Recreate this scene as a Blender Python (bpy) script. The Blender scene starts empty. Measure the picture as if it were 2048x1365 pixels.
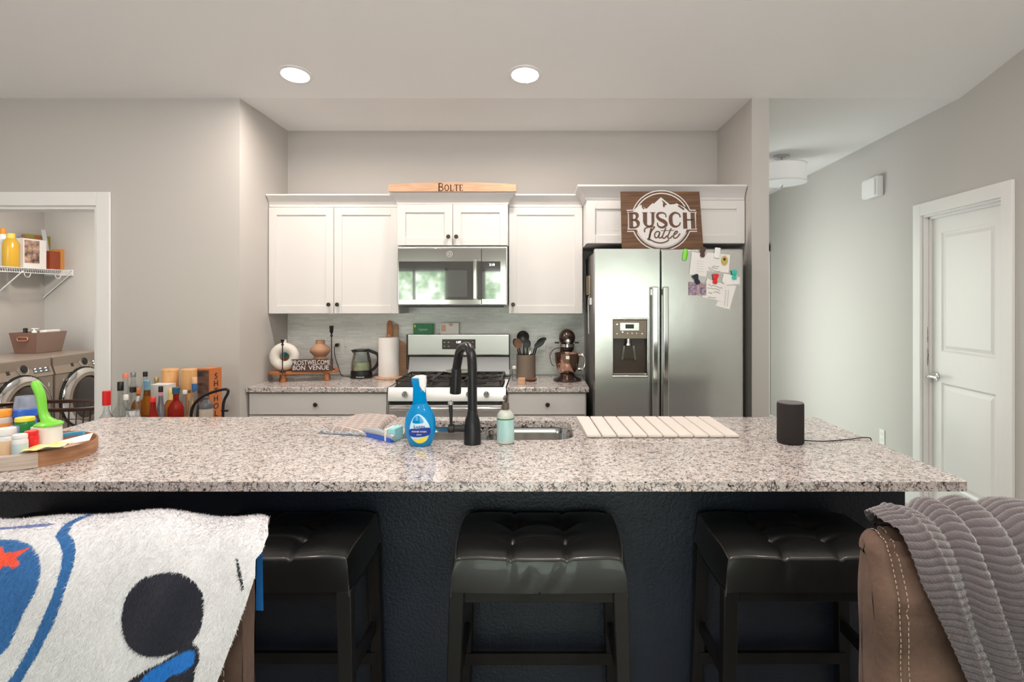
import bpy, bmesh, math, random
import numpy as np
from mathutils import Vector, Matrix
random.seed(7); np.random.seed(7)
PI = math.pi
C = bpy.context.scene.collection
SC = bpy.context.scene

# ---------------------------------------------------------------- camera
F = 1180.0; PX, PY, CH = 1075.0, 600.0, 1.48          # focal length in px, vanishing point, camera height
cd = bpy.data.cameras.new('camera'); cam = bpy.data.objects.new('camera', cd); C.objects.link(cam)
cam.location = (0, 0, CH); cam.rotation_euler = (PI/2, 0, 0)
cd.sensor_width = 36; cd.lens = F/2048*36
cd.shift_x = (1024-PX)/2048; cd.shift_y = -(682.5-PY)/2048
cd.clip_start = 0.02; cd.clip_end = 200
SC.camera = cam

# ---------------------------------------------------------------- world: daylight over trees
W = bpy.data.worlds.new('world'); SC.world = W; W.use_nodes = True
nt = W.node_tree; nt.nodes.clear()
def N(nt, t, **k):
    n = nt.nodes.new(t)
    for a, b in k.items(): setattr(n, a, b)
    return n
def ramp(nt, stops, interp='LINEAR'):
    r = N(nt, 'ShaderNodeValToRGB'); r.color_ramp.interpolation = interp
    e = r.color_ramp.elements
    while len(e) < len(stops): e.new(0.5)
    for i, (p, c) in enumerate(stops):
        e[i].position = p; e[i].color = (*c, 1) if len(c) == 3 else c
    return r
tc = N(nt, 'ShaderNodeTexCoord'); sep = N(nt, 'ShaderNodeSeparateXYZ'); nt.links.new(tc.outputs['Generated'], sep.inputs[0])
noi = N(nt, 'ShaderNodeTexNoise'); noi.inputs['Scale'].default_value = 40; noi.inputs['Detail'].default_value = 9; noi.inputs['Roughness'].default_value = .75
nt.links.new(tc.outputs['Generated'], noi.inputs['Vector'])
leaf = ramp(nt, [(.36, (.08, .15, .08)), (.47, (.28, .38, .25)), (.55, (.68, .74, .64)), (.64, (1.0, 1.0, .97))])
nt.links.new(noi.outputs[0], leaf.inputs[0])
sky = ramp(nt, [(0, (.85, .93, 1.0)), (1, (.45, .65, 1.0))]); nt.links.new(sep.outputs[2], sky.inputs[0])
n2 = N(nt, 'ShaderNodeTexNoise'); n2.inputs['Scale'].default_value = 6; nt.links.new(tc.outputs['Generated'], n2.inputs['Vector'])
mm = N(nt, 'ShaderNodeMath', operation='MULTIPLY_ADD'); mm.inputs[1].default_value = -.35; nt.links.new(n2.outputs[0], mm.inputs[0]); nt.links.new(sep.outputs[2], mm.inputs[2])
msk = ramp(nt, [(.22, (0, 0, 0)), (.30, (1, 1, 1))]); nt.links.new(mm.outputs[0], msk.inputs[0])
mix1 = N(nt, 'ShaderNodeMixRGB'); nt.links.new(msk.outputs[0], mix1.inputs[0]); nt.links.new(leaf.outputs[0], mix1.inputs[1]); nt.links.new(sky.outputs[0], mix1.inputs[2])
gm = ramp(nt, [(.47, (1, 1, 1)), (.49, (0, 0, 0))])
ma = N(nt, 'ShaderNodeMath', operation='MULTIPLY_ADD'); ma.inputs[1].default_value = .5; ma.inputs[2].default_value = .5
nt.links.new(sep.outputs[2], ma.inputs[0]); nt.links.new(ma.outputs[0], gm.inputs[0])
mix2 = N(nt, 'ShaderNodeMixRGB'); nt.links.new(gm.outputs[0], mix2.inputs[0]); nt.links.new(mix1.outputs[0], mix2.inputs[1]); mix2.inputs[2].default_value = (.52, .53, .52, 1)
bg = N(nt, 'ShaderNodeBackground'); bg.inputs[1].default_value = 6.6
wo = N(nt, 'ShaderNodeOutputWorld'); nt.links.new(mix2.outputs[0], bg.inputs[0]); nt.links.new(bg.outputs[0], wo.inputs[0])

# window openings (x0, x1, z0, z1) in the wall behind the camera
BACKY = -3.2
WINS = [(-3.0, -1.72, .06, 2.08), (-1.05, .55, .06, 2.08), (.95, 2.2, .06, 2.08)]
def area(name, loc, rot, sx, sy, power, color=(1, 1, 1), portal=False, shape='RECTANGLE', spread=PI):
    l = bpy.data.lights.new(name, 'AREA'); l.shape = shape; l.size = sx; l.size_y = sy; l.energy = power; l.color = color
    l.spread = spread
    if portal: l.cycles.is_portal = True
    o = bpy.data.objects.new(name, l); o.location = loc; o.rotation_euler = rot; C.objects.link(o); return o
for a, b, c, d in WINS:
    area('window_daylight', ((a+b)/2, BACKY-.12, (c+d)/2), (PI/2, 0, 0), b-a, d-c, 1, portal=True)
HALLWIN = (5.0, 6.6, .15, 2.15)
area('window_daylight', (1.30, 5.8, 1.15), (0, -PI/2, 0), 1.9, 1.6, 16, (.97, 1, .97))
CEIL, SLOPE, CY, RY = 2.755, .18, 3.73, .2            # flat ceiling height, vault slope, fold line, ridge
def vz(y): return CEIL if y >= CY else (CEIL+SLOPE*(CY-y) if y > RY else CEIL+SLOPE*(CY-RY)-SLOPE*(RY-y))
CANS = [(-1.42, 3.46), (-.073, 3.46), (-2.9, 2.3), (1.6, 1.4), (-1.6, 1.2), (0.2, 1.2), (-1.6, -1.2), (1.2, -1.2)]
CAN_POWER = [13, 13, 8, 8, 10, 10, 10, 10]
SC.view_settings.view_transform = 'Standard'; SC.view_settings.look = 'None'
SC.view_settings.exposure = 0.5; SC.view_settings.gamma = 1; SC.view_settings.use_curve_mapping = False
cy = SC.cycles
cy.use_denoising = True; cy.max_bounces = 10; cy.diffuse_bounces = 5; cy.glossy_bounces = 4; cy.transmission_bounces = 8
cy.transparent_max_bounces = 12; cy.caustics_refractive = False; cy.caustics_reflective = False; cy.sample_clamp_indirect = 6

# ---------------------------------------------------------------- helpers
def X(px, d): return (px-PX)/F*d
def Z(py, d): return CH-(py-PY)/F*d
def wloc(o):
    v = Vector((0, 0, 0))
    while o is not None: v += Vector(o.location); o = o.parent
    return v
class MB:
    def __init__(s): s.bm = bmesh.new(); s.bev = False
    def box(s, x0, x1, y0, y1, z0, z1, bev=0, seg=2):
        x0, x1 = sorted((x0, x1)); y0, y1 = sorted((y0, y1)); z0, z1 = sorted((z0, z1))
        b = bmesh.new()
        bmesh.ops.create_cube(b, size=1)
        for v in b.verts:
            v.co = Vector((x0 if v.co.x < 0 else x1, y0 if v.co.y < 0 else y1, z0 if v.co.z < 0 else z1))
        if bev > 0:
            s.bev = True
            bmesh.ops.bevel(b, geom=list(b.edges), offset=min(bev, .49*min(x1-x0, y1-y0, z1-z0)), segments=seg, profile=.5, affect='EDGES')
        return s.add(b)
    def add(s, b):
        me = bpy.data.meshes.new('t'); b.to_mesh(me); b.free()
        n = len(s.bm.verts); s.bm.from_mesh(me); bpy.data.meshes.remove(me)
        s.bm.verts.ensure_lookup_table(); s.last = s.bm.verts[n:]; return s
    def rot(s, ang, axis='Z', c=(0, 0, 0)):
        m = Matrix.Translation(c) @ Matrix.Rotation(ang, 4, axis) @ Matrix.Translation(-Vector(c))
        for v in s.last: v.co = m @ v.co
        return s
    def rotall(s, ang, axis='Z', c=(0, 0, 0)):
        m = Matrix.Translation(c) @ Matrix.Rotation(ang, 4, axis) @ Matrix.Translation(-Vector(c))
        for v in s.bm.verts: v.co = m @ v.co
        return s
    def raw(s, verts, faces):
        b = bmesh.new(); vs = [b.verts.new(v) for v in verts]
        for f in faces:
            try: b.faces.new([vs[i] for i in f])
            except ValueError: pass
        return s.add(b)
    def lathe(s, prof, c=(0, 0, 0), axis='Z', seg=28, cap=True, a0=0, sx=1, sy=1):
        vs, fs = [], []
        for r, h in prof:
            for k in range(seg):
                t = a0+2*PI*k/seg; u, v = r*math.cos(t)*sx, r*math.sin(t)*sy
                p = (u, v, h) if axis == 'Z' else ((h, u, v) if axis == 'X' else (u, h, v))
                vs.append((p[0]+c[0], p[1]+c[1], p[2]+c[2]))
        for i in range(len(prof)-1):
            for k in range(seg):
                k2 = (k+1) % seg
                fs.append((i*seg+k, i*seg+k2, (i+1)*seg+k2, (i+1)*seg+k))
        if cap:
            fs.append(tuple(range(seg))[::-1]); fs.append(tuple((len(prof)-1)*seg+k for k in range(seg)))
        s.raw(vs, fs); return s
    def cyl(s, c, r, h, axis='Z', seg=28, bev=0):
        p = [(r, 0), (r, h)] if not bev else [(r-bev, 0), (r-bev*.3, bev*.3), (r, bev), (r, h-bev), (r-bev*.3, h-bev*.3), (r-bev, h)]
        return s.lathe(p, c, axis, seg)
    def tube(s, pts, r, seg=8, closed=False, flat=None):
        pts = [Vector(p) for p in pts]; n = len(pts); vs, fs = [], []
        rs = r if isinstance(r, (list, tuple)) else [r]*n
        up = None
        for i, p in enumerate(pts):
            a = pts[(i-1) % n] if (closed or i > 0) else p; b = pts[(i+1) % n] if (closed or i < n-1) else p
            t = (b-a).normalized()
            if up is None: up = Vector((0, 0, 1)) if abs(t.z) < .9 else Vector((1, 0, 0))
            sd = t.cross(up).normalized(); up = sd.cross(t).normalized()
            for k in range(seg):
                an = 2*PI*k/seg
                vs.append(p+sd*math.cos(an)*rs[i]+up*math.sin(an)*rs[i]*(flat or 1))
        m = n if closed else n-1
        for i in range(m):
            j = (i+1) % n
            for k in range(seg):
                k2 = (k+1) % seg
                fs.append((i*seg+k, i*seg+k2, j*seg+k2, j*seg+k))
        if not closed: fs.append(tuple(range(seg))[::-1]); fs.append(tuple((n-1)*seg+k for k in range(seg)))
        return s.raw(vs, fs)
    def prism(s, poly, a, b, axis='Y', bev=0):
        # poly in the plane normal to axis: Y -> (x,z), Z -> (x,y), X -> (y,z)
        n = len(poly)
        def P(p, h): return (p[0], h, p[1]) if axis == 'Y' else ((p[0], p[1], h) if axis == 'Z' else (h, p[0], p[1]))
        bm = bmesh.new(); va = [bm.verts.new(P(p, a)) for p in poly]; vb = [bm.verts.new(P(p, b)) for p in poly]
        bm.faces.new(va); bm.faces.new(vb[::-1])
        for i in range(n): bm.faces.new((va[i], vb[i], vb[(i+1) % n], va[(i+1) % n]))
        bmesh.ops.recalc_face_normals(bm, faces=list(bm.faces))
        if bev: s.bev = True; bmesh.ops.bevel(bm, geom=[e for e in bm.edges if abs((e.verts[0].co-e.verts[1].co)['XYZ'.index(axis)]) < 1e-6], offset=bev, segments=2, affect='EDGES')
        ng = [f for f in bm.faces if len(f.verts) > 4]
        bmesh.ops.triangulate(bm, faces=ng)
        return s.add(bm)
    def grid(s, fn, nu, nv, closed_u=False):
        vs = [fn(i/(nu if closed_u else nu-1), j/(nv-1)) for j in range(nv) for i in range(nu)]
        fs = []
        for j in range(nv-1):
            for i in range(nu if closed_u else nu-1):
                i2 = (i+1) % nu
                fs.append((j*nu+i, j*nu+i2, (j+1)*nu+i2, (j+1)*nu+i))
        return s.raw(vs, fs)
    def ribbon(s, pts, w, y, t=.0015):
        # flat stroke in the xz plane facing -y; w is one width or one per point
        n = len(pts); ws = w if isinstance(w, (list, tuple)) else [w]*n; L, R = [], []
        for i in range(n):
            a = pts[max(i-1, 0)]; b = pts[min(i+1, n-1)]
            dx, dz = b[0]-a[0], b[1]-a[1]; l = math.hypot(dx, dz) or 1
            nx, nz = -dz/l*ws[i]/2, dx/l*ws[i]/2
            L.append((pts[i][0]+nx, y, pts[i][1]+nz)); R.append((pts[i][0]-nx, y, pts[i][1]-nz))
        B = lambda q: (q[0], q[1]+t, q[2])
        vs = L+R+[B(q) for q in L]+[B(q) for q in R]; fs = []
        for i in range(n-1):
            fs += [(i, i+1, n+i+1, n+i), (i, 2*n+i, 2*n+i+1, i+1), (n+i, n+i+1, 3*n+i+1, 3*n+i)]
        fs += [(0, n, 3*n, 2*n), (n-1, 3*n-1, 4*n-1, 2*n-1)]
        return s.raw(vs, fs)
def cr(pts, k=6, closed=False):
    # Catmull-Rom through points of any dimension
    P = [np.array(p, float) for p in pts]; n = len(P); out = []
    for i in range(n if closed else n-1):
        g = (lambda j: P[j % n]) if closed else (lambda j: P[min(max(j, 0), n-1)])
        a, b, c, d = g(i-1), g(i), g(i+1), g(i+2)
        for q in range(k):
            t = q/k
            out.append(tuple(.5*((2*b)+(-a+c)*t+(2*a-5*b+4*c-d)*t*t+(-a+3*b-3*c+d)*t**3)))
    if not closed: out.append(tuple(P[-1]))
    return out
def tag(o, label=None, cat=None, group=None, kind=None):
    if label: o['label'] = label
    if cat: o['category'] = cat
    if group: o['group'] = group
    if kind: o['kind'] = kind
    return o
def obj(name, mb, m, parent=None, smooth=True, ang=38, origin=None, normals=True, label=None):
    bm = mb.bm
    if normals: bmesh.ops.recalc_face_normals(bm, faces=list(bm.faces))
    if parent is not None: off = wloc(parent)
    elif origin is not None: off = Vector(origin)
    else:
        cs = np.array([v.co[:] for v in bm.verts]); lo, hi = cs.min(0), cs.max(0)
        off = Vector(((lo[0]+hi[0])/2, (lo[1]+hi[1])/2, lo[2]))
    bmesh.ops.translate(bm, verts=list(bm.verts), vec=-off)
    me = bpy.data.meshes.new(name); bm.to_mesh(me); bm.free()
    if smooth:
        me.polygons.foreach_set('use_smooth', [True]*len(me.polygons)); me.set_sharp_from_angle(angle=math.radians(ang))
    o = bpy.data.objects.new(name, me); C.objects.link(o)
    if m is not None: me.materials.append(m)
    if smooth and mb.bev:
        wn = o.modifiers.new('weighted', 'WEIGHTED_NORMAL'); wn.keep_sharp = True; wn.weight = 100
    if parent is not None: o.parent = parent
    else: o.location = off
    if label: o['label'] = label
    return o
def thing(name, label, cat, loc=(0, 0, 0), group=None):
    o = bpy.data.objects.new(name, None); o.empty_display_size = .05; C.objects.link(o); o.location = loc
    return tag(o, label, cat, group)
def one(name, mb, m, label, cat, group=None, **k): return tag(obj(name, mb, m, **k), label, cat, group)
def struct(name, mb, m, **k): return tag(obj(name, mb, m, origin=(0, 0, 0), smooth=False, **k), kind='structure')
def text(body, size, m, parent, loc, name='lettering', rot=(PI/2, 0, 0), ext=.0006, align='CENTER', sx=1, label=None):
    cu = bpy.data.curves.new('t', 'FONT'); cu.body = body; cu.size = size; cu.extrude = ext; cu.align_x = align; cu.align_y = 'CENTER'; cu.resolution_u = 3
    t = bpy.data.objects.new('t', cu); C.objects.link(t)
    dg = bpy.context.evaluated_depsgraph_get(); me = bpy.data.meshes.new_from_object(t.evaluated_get(dg))
    bpy.data.objects.remove(t); bpy.data.curves.remove(cu)
    me.name = name; me.materials.clear(); me.materials.append(m)
    M = Matrix.Translation(Vector(loc)-wloc(parent)) @ Matrix.Rotation(rot[2], 4, 'Z') @ Matrix.Rotation(rot[1], 4, 'Y') @ Matrix.Rotation(rot[0], 4, 'X') @ Matrix.Diagonal((sx, 1, 1, 1))
    me.transform(M)
    o = bpy.data.objects.new(name, me); C.objects.link(o); o.parent = parent
    if label: o['label'] = label
    return o

# ---------------------------------------------------------------- materials
def srgb(r, g, b):
    f = lambda c: (c/255/12.92) if c/255 <= .04045 else ((c/255+.055)/1.055)**2.4
    return (f(r), f(g), f(b))
def mat(name, col, rough=.5, metal=0, spec=.5, coat=0, trans=0, ior=1.45, emit=None, es=1, bump=None, var=None, sheen=0, alpha=1):
    m = bpy.data.materials.new(name); m.use_nodes = True; t = m.node_tree; p = t.nodes['Principled BSDF']
    I = p.inputs
    I['Base Color'].default_value = (*col, 1); I['Roughness'].default_value = rough; I['Metallic'].default_value = metal
    I['Specular IOR Level'].default_value = spec; I['Coat Weight'].default_value = coat; I['Coat Roughness'].default_value = .08
    I['Transmission Weight'].default_value = trans; I['IOR'].default_value = ior; I['Sheen Weight'].default_value = sheen
    I['Alpha'].default_value = alpha
    if emit: I['Emission Color'].default_value = (*emit, 1); I['Emission Strength'].default_value = es
    co = None
    if bump or var: co = N(t, 'ShaderNodeTexCoord')
    if bump:                                              # (scale, strength, distance)
        n = N(t, 'ShaderNodeTexNoise'); n.inputs['Scale'].default_value = bump[0]; n.inputs['Detail'].default_value = 4
        b = N(t, 'ShaderNodeBump'); b.inputs['Strength'].default_value = bump[1]; b.inputs['Distance'].default_value = bump[2]
        t.links.new(co.outputs['Object'], n.inputs['Vector']); t.links.new(n.outputs[0], b.inputs['Height']); t.links.new(b.outputs[0], I['Normal'])
    if var:                                               # (scale, (sx,sy,sz), colour2)
        mp = N(t, 'ShaderNodeMapping'); mp.inputs['Scale'].default_value = var[1]
        n = N(t, 'ShaderNodeTexNoise'); n.inputs['Scale'].default_value = var[0]; n.inputs['Detail'].default_value = 5
        r = ramp(t, [(.35, col), (.65, var[2])])
        t.links.new(co.outputs['Object'], mp.inputs[0]); t.links.new(mp.outputs[0], n.inputs['Vector']); t.links.new(n.outputs[0], r.inputs[0]); t.links.new(r.outputs[0], I['Base Color'])
    return m
M = {}
M['wall'] = mat('wall_paint', (.525, .502, .475), .7, bump=(160, .08, .002))
M['ceil'] = mat('ceiling_paint', (.88, .875, .865), .8, bump=(120, .1, .002))
M['trim'] = mat('trim_paint', (.82, .81, .80), .35)
M['cab'] = mat('cabinet_paint', (.70, .68, .665), .35)
M['gap'] = mat('cabinet_gap', (.25, .23, .22), .8)
M['navy'] = mat('navy_paint', (.011, .016, .031), .42, bump=(110, .42, .005))
M['steel'] = mat('stainless_steel', (.62, .615, .605), .3, 1, var=(3, (1, 1, 60), (.68, .67, .66)))
M['steel3'] = mat('brushed_stainless', (.64, .63, .625), .38, 1)
M['steel2'] = mat('smooth_stainless', (.62, .61, .60), .1, 1)
M['fsteel'] = mat('fridge_stainless', (.56, .56, .555), .23, 1, bump=(2.2, .12, .02))
M['darkside'] = mat('fridge_side', (.16, .15, .145), .35, .3)
M['chrome'] = mat('chrome', (.75, .74, .72), .08, 1)
M['blackglass'] = mat('black_glass', (.008, .008, .008), .03, spec=.9, coat=1, ior=1.9)
M['black'] = mat('black_plastic', (.012, .012, .012), .3)
M['blackm'] = mat('matte_black', (.028, .028, .03), .3, .6)
M['iron'] = mat('cast_iron', (.035, .03, .028), .5, bump=(300, .2, .001))
M['bronze'] = mat('oiled_bronze', (.06, .05, .042), .35, .8)
M['leather'] = mat('black_leather', (.006, .006, .006), .34, coat=.25, bump=(420, .12, .0008))
M['leathertrim'] = mat('leather_piping', (.03, .027, .025), .35)
M['bwood'] = mat('black_wood', (.004, .004, .004), .4, spec=.3, var=(5, (1, 1, .15), (.012, .011, .011)))
M['white'] = mat('white_plastic', (.8, .8, .8), .3)
M['paper'] = mat('white_paper', (.82, .80, .78), .8)
M['cream'] = mat('cream_ceramic', (.74, .70, .64), .6, bump=(200, .1, .001))
M['terra'] = mat('terracotta', (.46, .26, .16), .75, bump=(200, .15, .001), var=(8, (1, 1, 1), (.40, .21, .13)))
M['owood'] = mat('orange_wood', (.42, .14, .04), .4, var=(10, (1, 8, 1), (.52, .20, .07)))
M['lwood'] = mat('pale_wood', (.50, .30, .185), .5, var=(9, (1, 12, 12), (.59, .37, .24)))
M['twood'] = mat('tray_wood', (.36, .17, .08), .45, var=(7, (1, 1, 12), (.50, .27, .15)))
M['wwood'] = mat('whitewashed_wood', (.44, .36, .30), .6, var=(7, (1, 1, 14), (.58, .50, .43)))
M['bamboo'] = mat('bamboo', (.68, .36, .14), .4, var=(8, (6, 6, .5), (.78, .46, .21)))
M['dwood'] = mat('walnut_stain', (.075, .033, .014), .5, var=(4, (1, 1, 14), (.17, .078, .033)))
M['signwhite'] = mat('sign_paint', (.70, .68, .68), .6, bump=(60, .2, .002))
M['ink'] = mat('black_ink', (.02, .018, .016), .6)
M['burnt'] = mat('burnt_lettering', (.07, .025, .012), .7)
def thin_glass(name='clear_glass', col=(.93, .95, .95, 1), bl=.25):
    m = bpy.data.materials.new(name); m.use_nodes = True; t = m.node_tree; t.nodes.clear()
    a = N(t, 'ShaderNodeBsdfTransparent'); a.inputs[0].default_value = col; b = N(t, 'ShaderNodeBsdfGlossy'); b.inputs['Roughness'].default_value = .03
    f = N(t, 'ShaderNodeLayerWeight'); f.inputs[0].default_value = bl; x = N(t, 'ShaderNodeMixShader'); o = N(t, 'ShaderNodeOutputMaterial')
    t.links.new(f.outputs['Facing'], x.inputs[0]); t.links.new(a.outputs[0], x.inputs[1]); t.links.new(b.outputs[0], x.inputs[2]); t.links.new(x.outputs[0], o.inputs[0]); return m
M['clear'] = thin_glass(bl=.38)
M['pane'] = thin_glass('window_glass', (.97, .98, .97, 1), .08)
M['amber'] = mat('amber_spirit', (.85, .28, .04), .04, trans=.85, ior=1.2)
M['red'] = mat('red_plastic', (.70, .02, .02), .3)
M['orange'] = mat('orange_plastic', (.9, .33, .03), .35)
M['yellow'] = mat('yellow_plastic', (.85, .70, .06), .35)
M['green'] = mat('lime_plastic', (.20, .62, .06), .3)
M['dgreen'] = mat('green_plastic', (.02, .22, .05), .35)
M['blue'] = mat('blue_plastic', (.03, .13, .65), .3)
M['teal'] = mat('teal_plastic', (.04, .50, .38), .35)
M['grey'] = mat('grey_paint', (.3, .3, .3), .5)
M['lamp'] = mat('lamp_lens', (1, 1, 1), .5, emit=(1, .94, .88), es=9)
M['digits'] = mat('lit_digits', (1, 1, 1), .5, emit=(.85, .95, 1), es=2.5)

def granite():
    m = bpy.data.materials.new('granite'); m.use_nodes = True; t = m.node_tree; p = t.nodes['Principled BSDF']; L = t.links.new
    co = N(t, 'ShaderNodeTexCoord')
    ns = N(t, 'ShaderNodeTexNoise'); ns.inputs['Scale'].default_value = 22; ns.inputs['Detail'].default_value = 3
    L(co.outputs['Object'], ns.inputs['Vector'])
    ad = N(t, 'ShaderNodeMixRGB', blend_type='ADD'); ad.inputs[0].default_value = .045
    L(co.outputs['Object'], ad.inputs[1]); L(ns.outputs['Color'], ad.inputs[2])
    vo = N(t, 'ShaderNodeTexVoronoi', feature='DISTANCE_TO_EDGE'); vo.inputs['Scale'].default_value = 64; L(ad.outputs[0], vo.inputs['Vector'])
    vc = N(t, 'ShaderNodeTexVoronoi'); vc.inputs['Scale'].default_value = 64; L(ad.outputs[0], vc.inputs['Vector'])
    n2 = N(t, 'ShaderNodeTexNoise'); n2.inputs['Scale'].default_value = 34; n2.inputs['Detail'].default_value = 6; n2.inputs['Roughness'].default_value = .7; L(co.outputs['Object'], n2.inputs['Vector'])
    n3 = N(t, 'ShaderNodeTexNoise'); n3.inputs['Scale'].default_value = 120; n3.inputs['Detail'].default_value = 5; n3.inputs['Roughness'].default_value = .8; L(ad.outputs[0], n3.inputs['Vector'])
    base = ramp(t, [(.0, (.60, .51, .47)), (.45, (.66, .59, .56)), (.75, (.70, .66, .65)), (1.0, (.38, .35, .34))]); L(vc.outputs['Color'], base.inputs[0])
    # dark veins between crystals, thicker where the noise says so
    th = N(t, 'ShaderNodeMath', operation='MULTIPLY_ADD'); th.inputs[1].default_value = -.55; th.inputs[2].default_value = .30; L(n2.outputs[0], th.inputs[0])
    sb = N(t, 'ShaderNodeMath', operation='ADD'); L(vo.outputs['Distance'], sb.inputs[0]); L(th.outputs[0], sb.inputs[1])
    vr = ramp(t, [(.0, (1, 1, 1)), (.035, (.75, .75, .75)), (.11, (0, 0, 0))]); L(sb.outputs[0], vr.inputs[0])
    mx = N(t, 'ShaderNodeMixRGB'); L(vr.outputs[0], mx.inputs[0]); L(base.outputs[0], mx.inputs[1]); mx.inputs[2].default_value = (.14, .12, .115, 1)
    fl = ramp(t, [(.555, (0, 0, 0)), (.60, (1, 1, 1))]); L(n3.outputs[0], fl.inputs[0])
    m2 = N(t, 'ShaderNodeMixRGB'); L(fl.outputs[0], m2.inputs[0]); L(mx.outputs[0], m2.inputs[1]); m2.inputs[2].default_value = (.035, .032, .034, 1)
    n4 = N(t, 'ShaderNodeTexNoise'); n4.inputs['Scale'].default_value = 75; n4.inputs['Detail'].default_value = 4; n4.inputs['Roughness'].default_value = .65; L(co.outputs['Object'], n4.inputs['Vector'])
    f4 = ramp(t, [(.60, (0, 0, 0)), (.63, (1, 1, 1))]); L(n4.outputs[0], f4.inputs[0]); m4 = N(t, 'ShaderNodeMixRGB'); L(f4.outputs[0], m4.inputs[0]); L(m2.outputs[0], m4.inputs[1]); m4.inputs[2].default_value = (.03, .028, .03, 1); m2 = m4
    L(m2.outputs[0], p.inputs['Base Color']); p.inputs['Roughness'].default_value = .13; p.inputs['Specular IOR Level'].default_value = .6
    return m
M['granite'] = granite()
def mosaic():
    m = bpy.data.materials.new('strip_mosaic'); m.use_nodes = True; t = m.node_tree; p = t.nodes['Principled BSDF']; L = t.links.new
    co = N(t, 'ShaderNodeTexCoord'); sp = N(t, 'ShaderNodeSeparateXYZ'); cb = N(t, 'ShaderNodeCombineXYZ')
    L(co.outputs['Object'], sp.inputs[0]); L(sp.outputs[0], cb.inputs[0]); L(sp.outputs[2], cb.inputs[1])
    br = N(t, 'ShaderNodeTexBrick'); br.inputs['Scale'].default_value = 1; br.inputs['Brick Width'].default_value = .11; br.inputs['Row Height'].default_value = .0145
    br.inputs['Mortar Size'].default_value = .0011; br.inputs['Color1'].default_value = (.78, .79, .77, 1); br.inputs['Color2'].default_value = (.92, .92, .90, 1); br.inputs['Mortar'].default_value = (.70, .71, .69, 1)
    br.offset_frequency = 3; br.offset = .37; br.squash = .6; br.squash_frequency = 2
    L(cb.outputs[0], br.inputs['Vector'])
    n = N(t, 'ShaderNodeTexNoise'); n.inputs['Scale'].default_value = 1; mp = N(t, 'ShaderNodeMapping'); mp.inputs['Scale'].default_value = (7, 1, 69); L(co.outputs['Object'], mp.inputs[0]); L(mp.outputs[0], n.inputs['Vector'])
    mx = N(t, 'ShaderNodeMixRGB', blend_type='OVERLAY'); mx.inputs[0].default_value = .35; L(br.outputs['Color'], mx.inputs[1]); L(n.outputs['Color'], mx.inputs[2])
    hs = N(t, 'ShaderNodeHueSaturation'); hs.inputs['Saturation'].default_value = .55; L(mx.outputs[0], hs.inputs['Color'])
    L(hs.outputs[0], p.inputs['Base Color']); p.inputs['Roughness'].default_value = .16
    b = N(t, 'ShaderNodeBump'); b.inputs['Strength'].default_value = .3; b.inputs['Distance'].default_value = .002
    L(br.outputs['Fac'], b.inputs['Height']); b.invert = True
    b2 = N(t, 'ShaderNodeBump'); b2.inputs['Strength'].default_value = .12; b2.inputs['Distance'].default_value = .01; L(n.outputs[0], b2.inputs['Height']); L(b.outputs[0], b2.inputs['Normal']); L(b2.outputs[0], p.inputs['Normal'])
    return m
M['tile'] = mosaic()
def planks():
    m = bpy.data.materials.new('grey_planks'); m.use_nodes = True; t = m.node_tree; p = t.nodes['Principled BSDF']; L = t.links.new
    co = N(t, 'ShaderNodeTexCoord'); br = N(t, 'ShaderNodeTexBrick'); br.inputs['Scale'].default_value = 1; br.inputs['Brick Width'].default_value = 1.2; br.inputs['Row Height'].default_value = .15
    br.inputs['Mortar Size'].default_value = .002; br.inputs['Color1'].default_value = (.36, .35, .34, 1); br.inputs['Color2'].default_value = (.48, .46, .44, 1); br.inputs['Mortar'].default_value = (.08, .08, .08, 1)
    L(co.outputs['Object'], br.inputs['Vector']); L(br.outputs[0], p.inputs['Base Color']); p.inputs['Roughness'].default_value = .35
    return m
M['floor'] = planks()
def vcol(name, rough=.9, sheen=.3, attr='Col'):
    m = bpy.data.materials.new(name); m.use_nodes = True; t = m.node_tree; p = t.nodes['Principled BSDF']
    a = N(t, 'ShaderNodeVertexColor'); a.layer_name = attr; t.links.new(a.outputs[0], p.inputs['Base Color'])
    p.inputs['Roughness'].default_value = rough; p.inputs['Sheen Weight'].default_value = sheen; p.inputs['Specular IOR Level'].default_value = .15
    return m
# ================================================================ SETTING
XL, XR = -1.883, 1.355            # kitchen alcove side walls
YB = 4.45                         # backsplash wall
def rw(o, z=-.0430):              # put something built in wall coordinates onto the slightly turned right wall
    o.location = (2.65, 3.27, 0); o.rotation_euler = (0, 0, z); return o
struct('floor', MB().box(-5.6, 4.2, -3.4, 7.4, -.1, 0), M['floor'])
struct('ceiling', MB().box(-5.6, 3.4, CY, 7.4, CEIL, CEIL+.1), M['ceil'])
m_ = MB(); zr = vz(RY)
m_.prism([(CY, CEIL), (RY, zr), (-3.4, vz(-3.4)), (-3.4, vz(-3.4)+.1), (RY, zr+.1), (CY, CEIL+.1)], -4.4, 3.4, 'X')
struct('ceiling', m_, M['ceil'])
struct('wall_back', MB().box(XL-.12, XR+.11, YB, YB+.12, 0, CEIL), M['wall'])
struct('wall_alcove_left', MB().box(XL-.12, XL, CY, YB, 0, CEIL), M['wall'])
# stub wall right of the kitchen, running on along the hall, with a window far down the hall
m_ = MB().box(XR, XR+.109, CY, HALLWIN[0], 0, CEIL).box(XR, XR+.109, HALLWIN[1], 7.2, 0, CEIL)
m_.box(XR, XR+.109, HALLWIN[0], HALLWIN[1], 0, HALLWIN[2]).box(XR, XR+.109, HALLWIN[0], HALLWIN[1], HALLWIN[3], CEIL)
struct('wall_alcove_right', m_, M['wall'])
struct('window_4', MB().box(XR+.05, XR+.056, HALLWIN[0], HALLWIN[1], HALLWIN[2], HALLWIN[3]), M['pane'])
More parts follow.
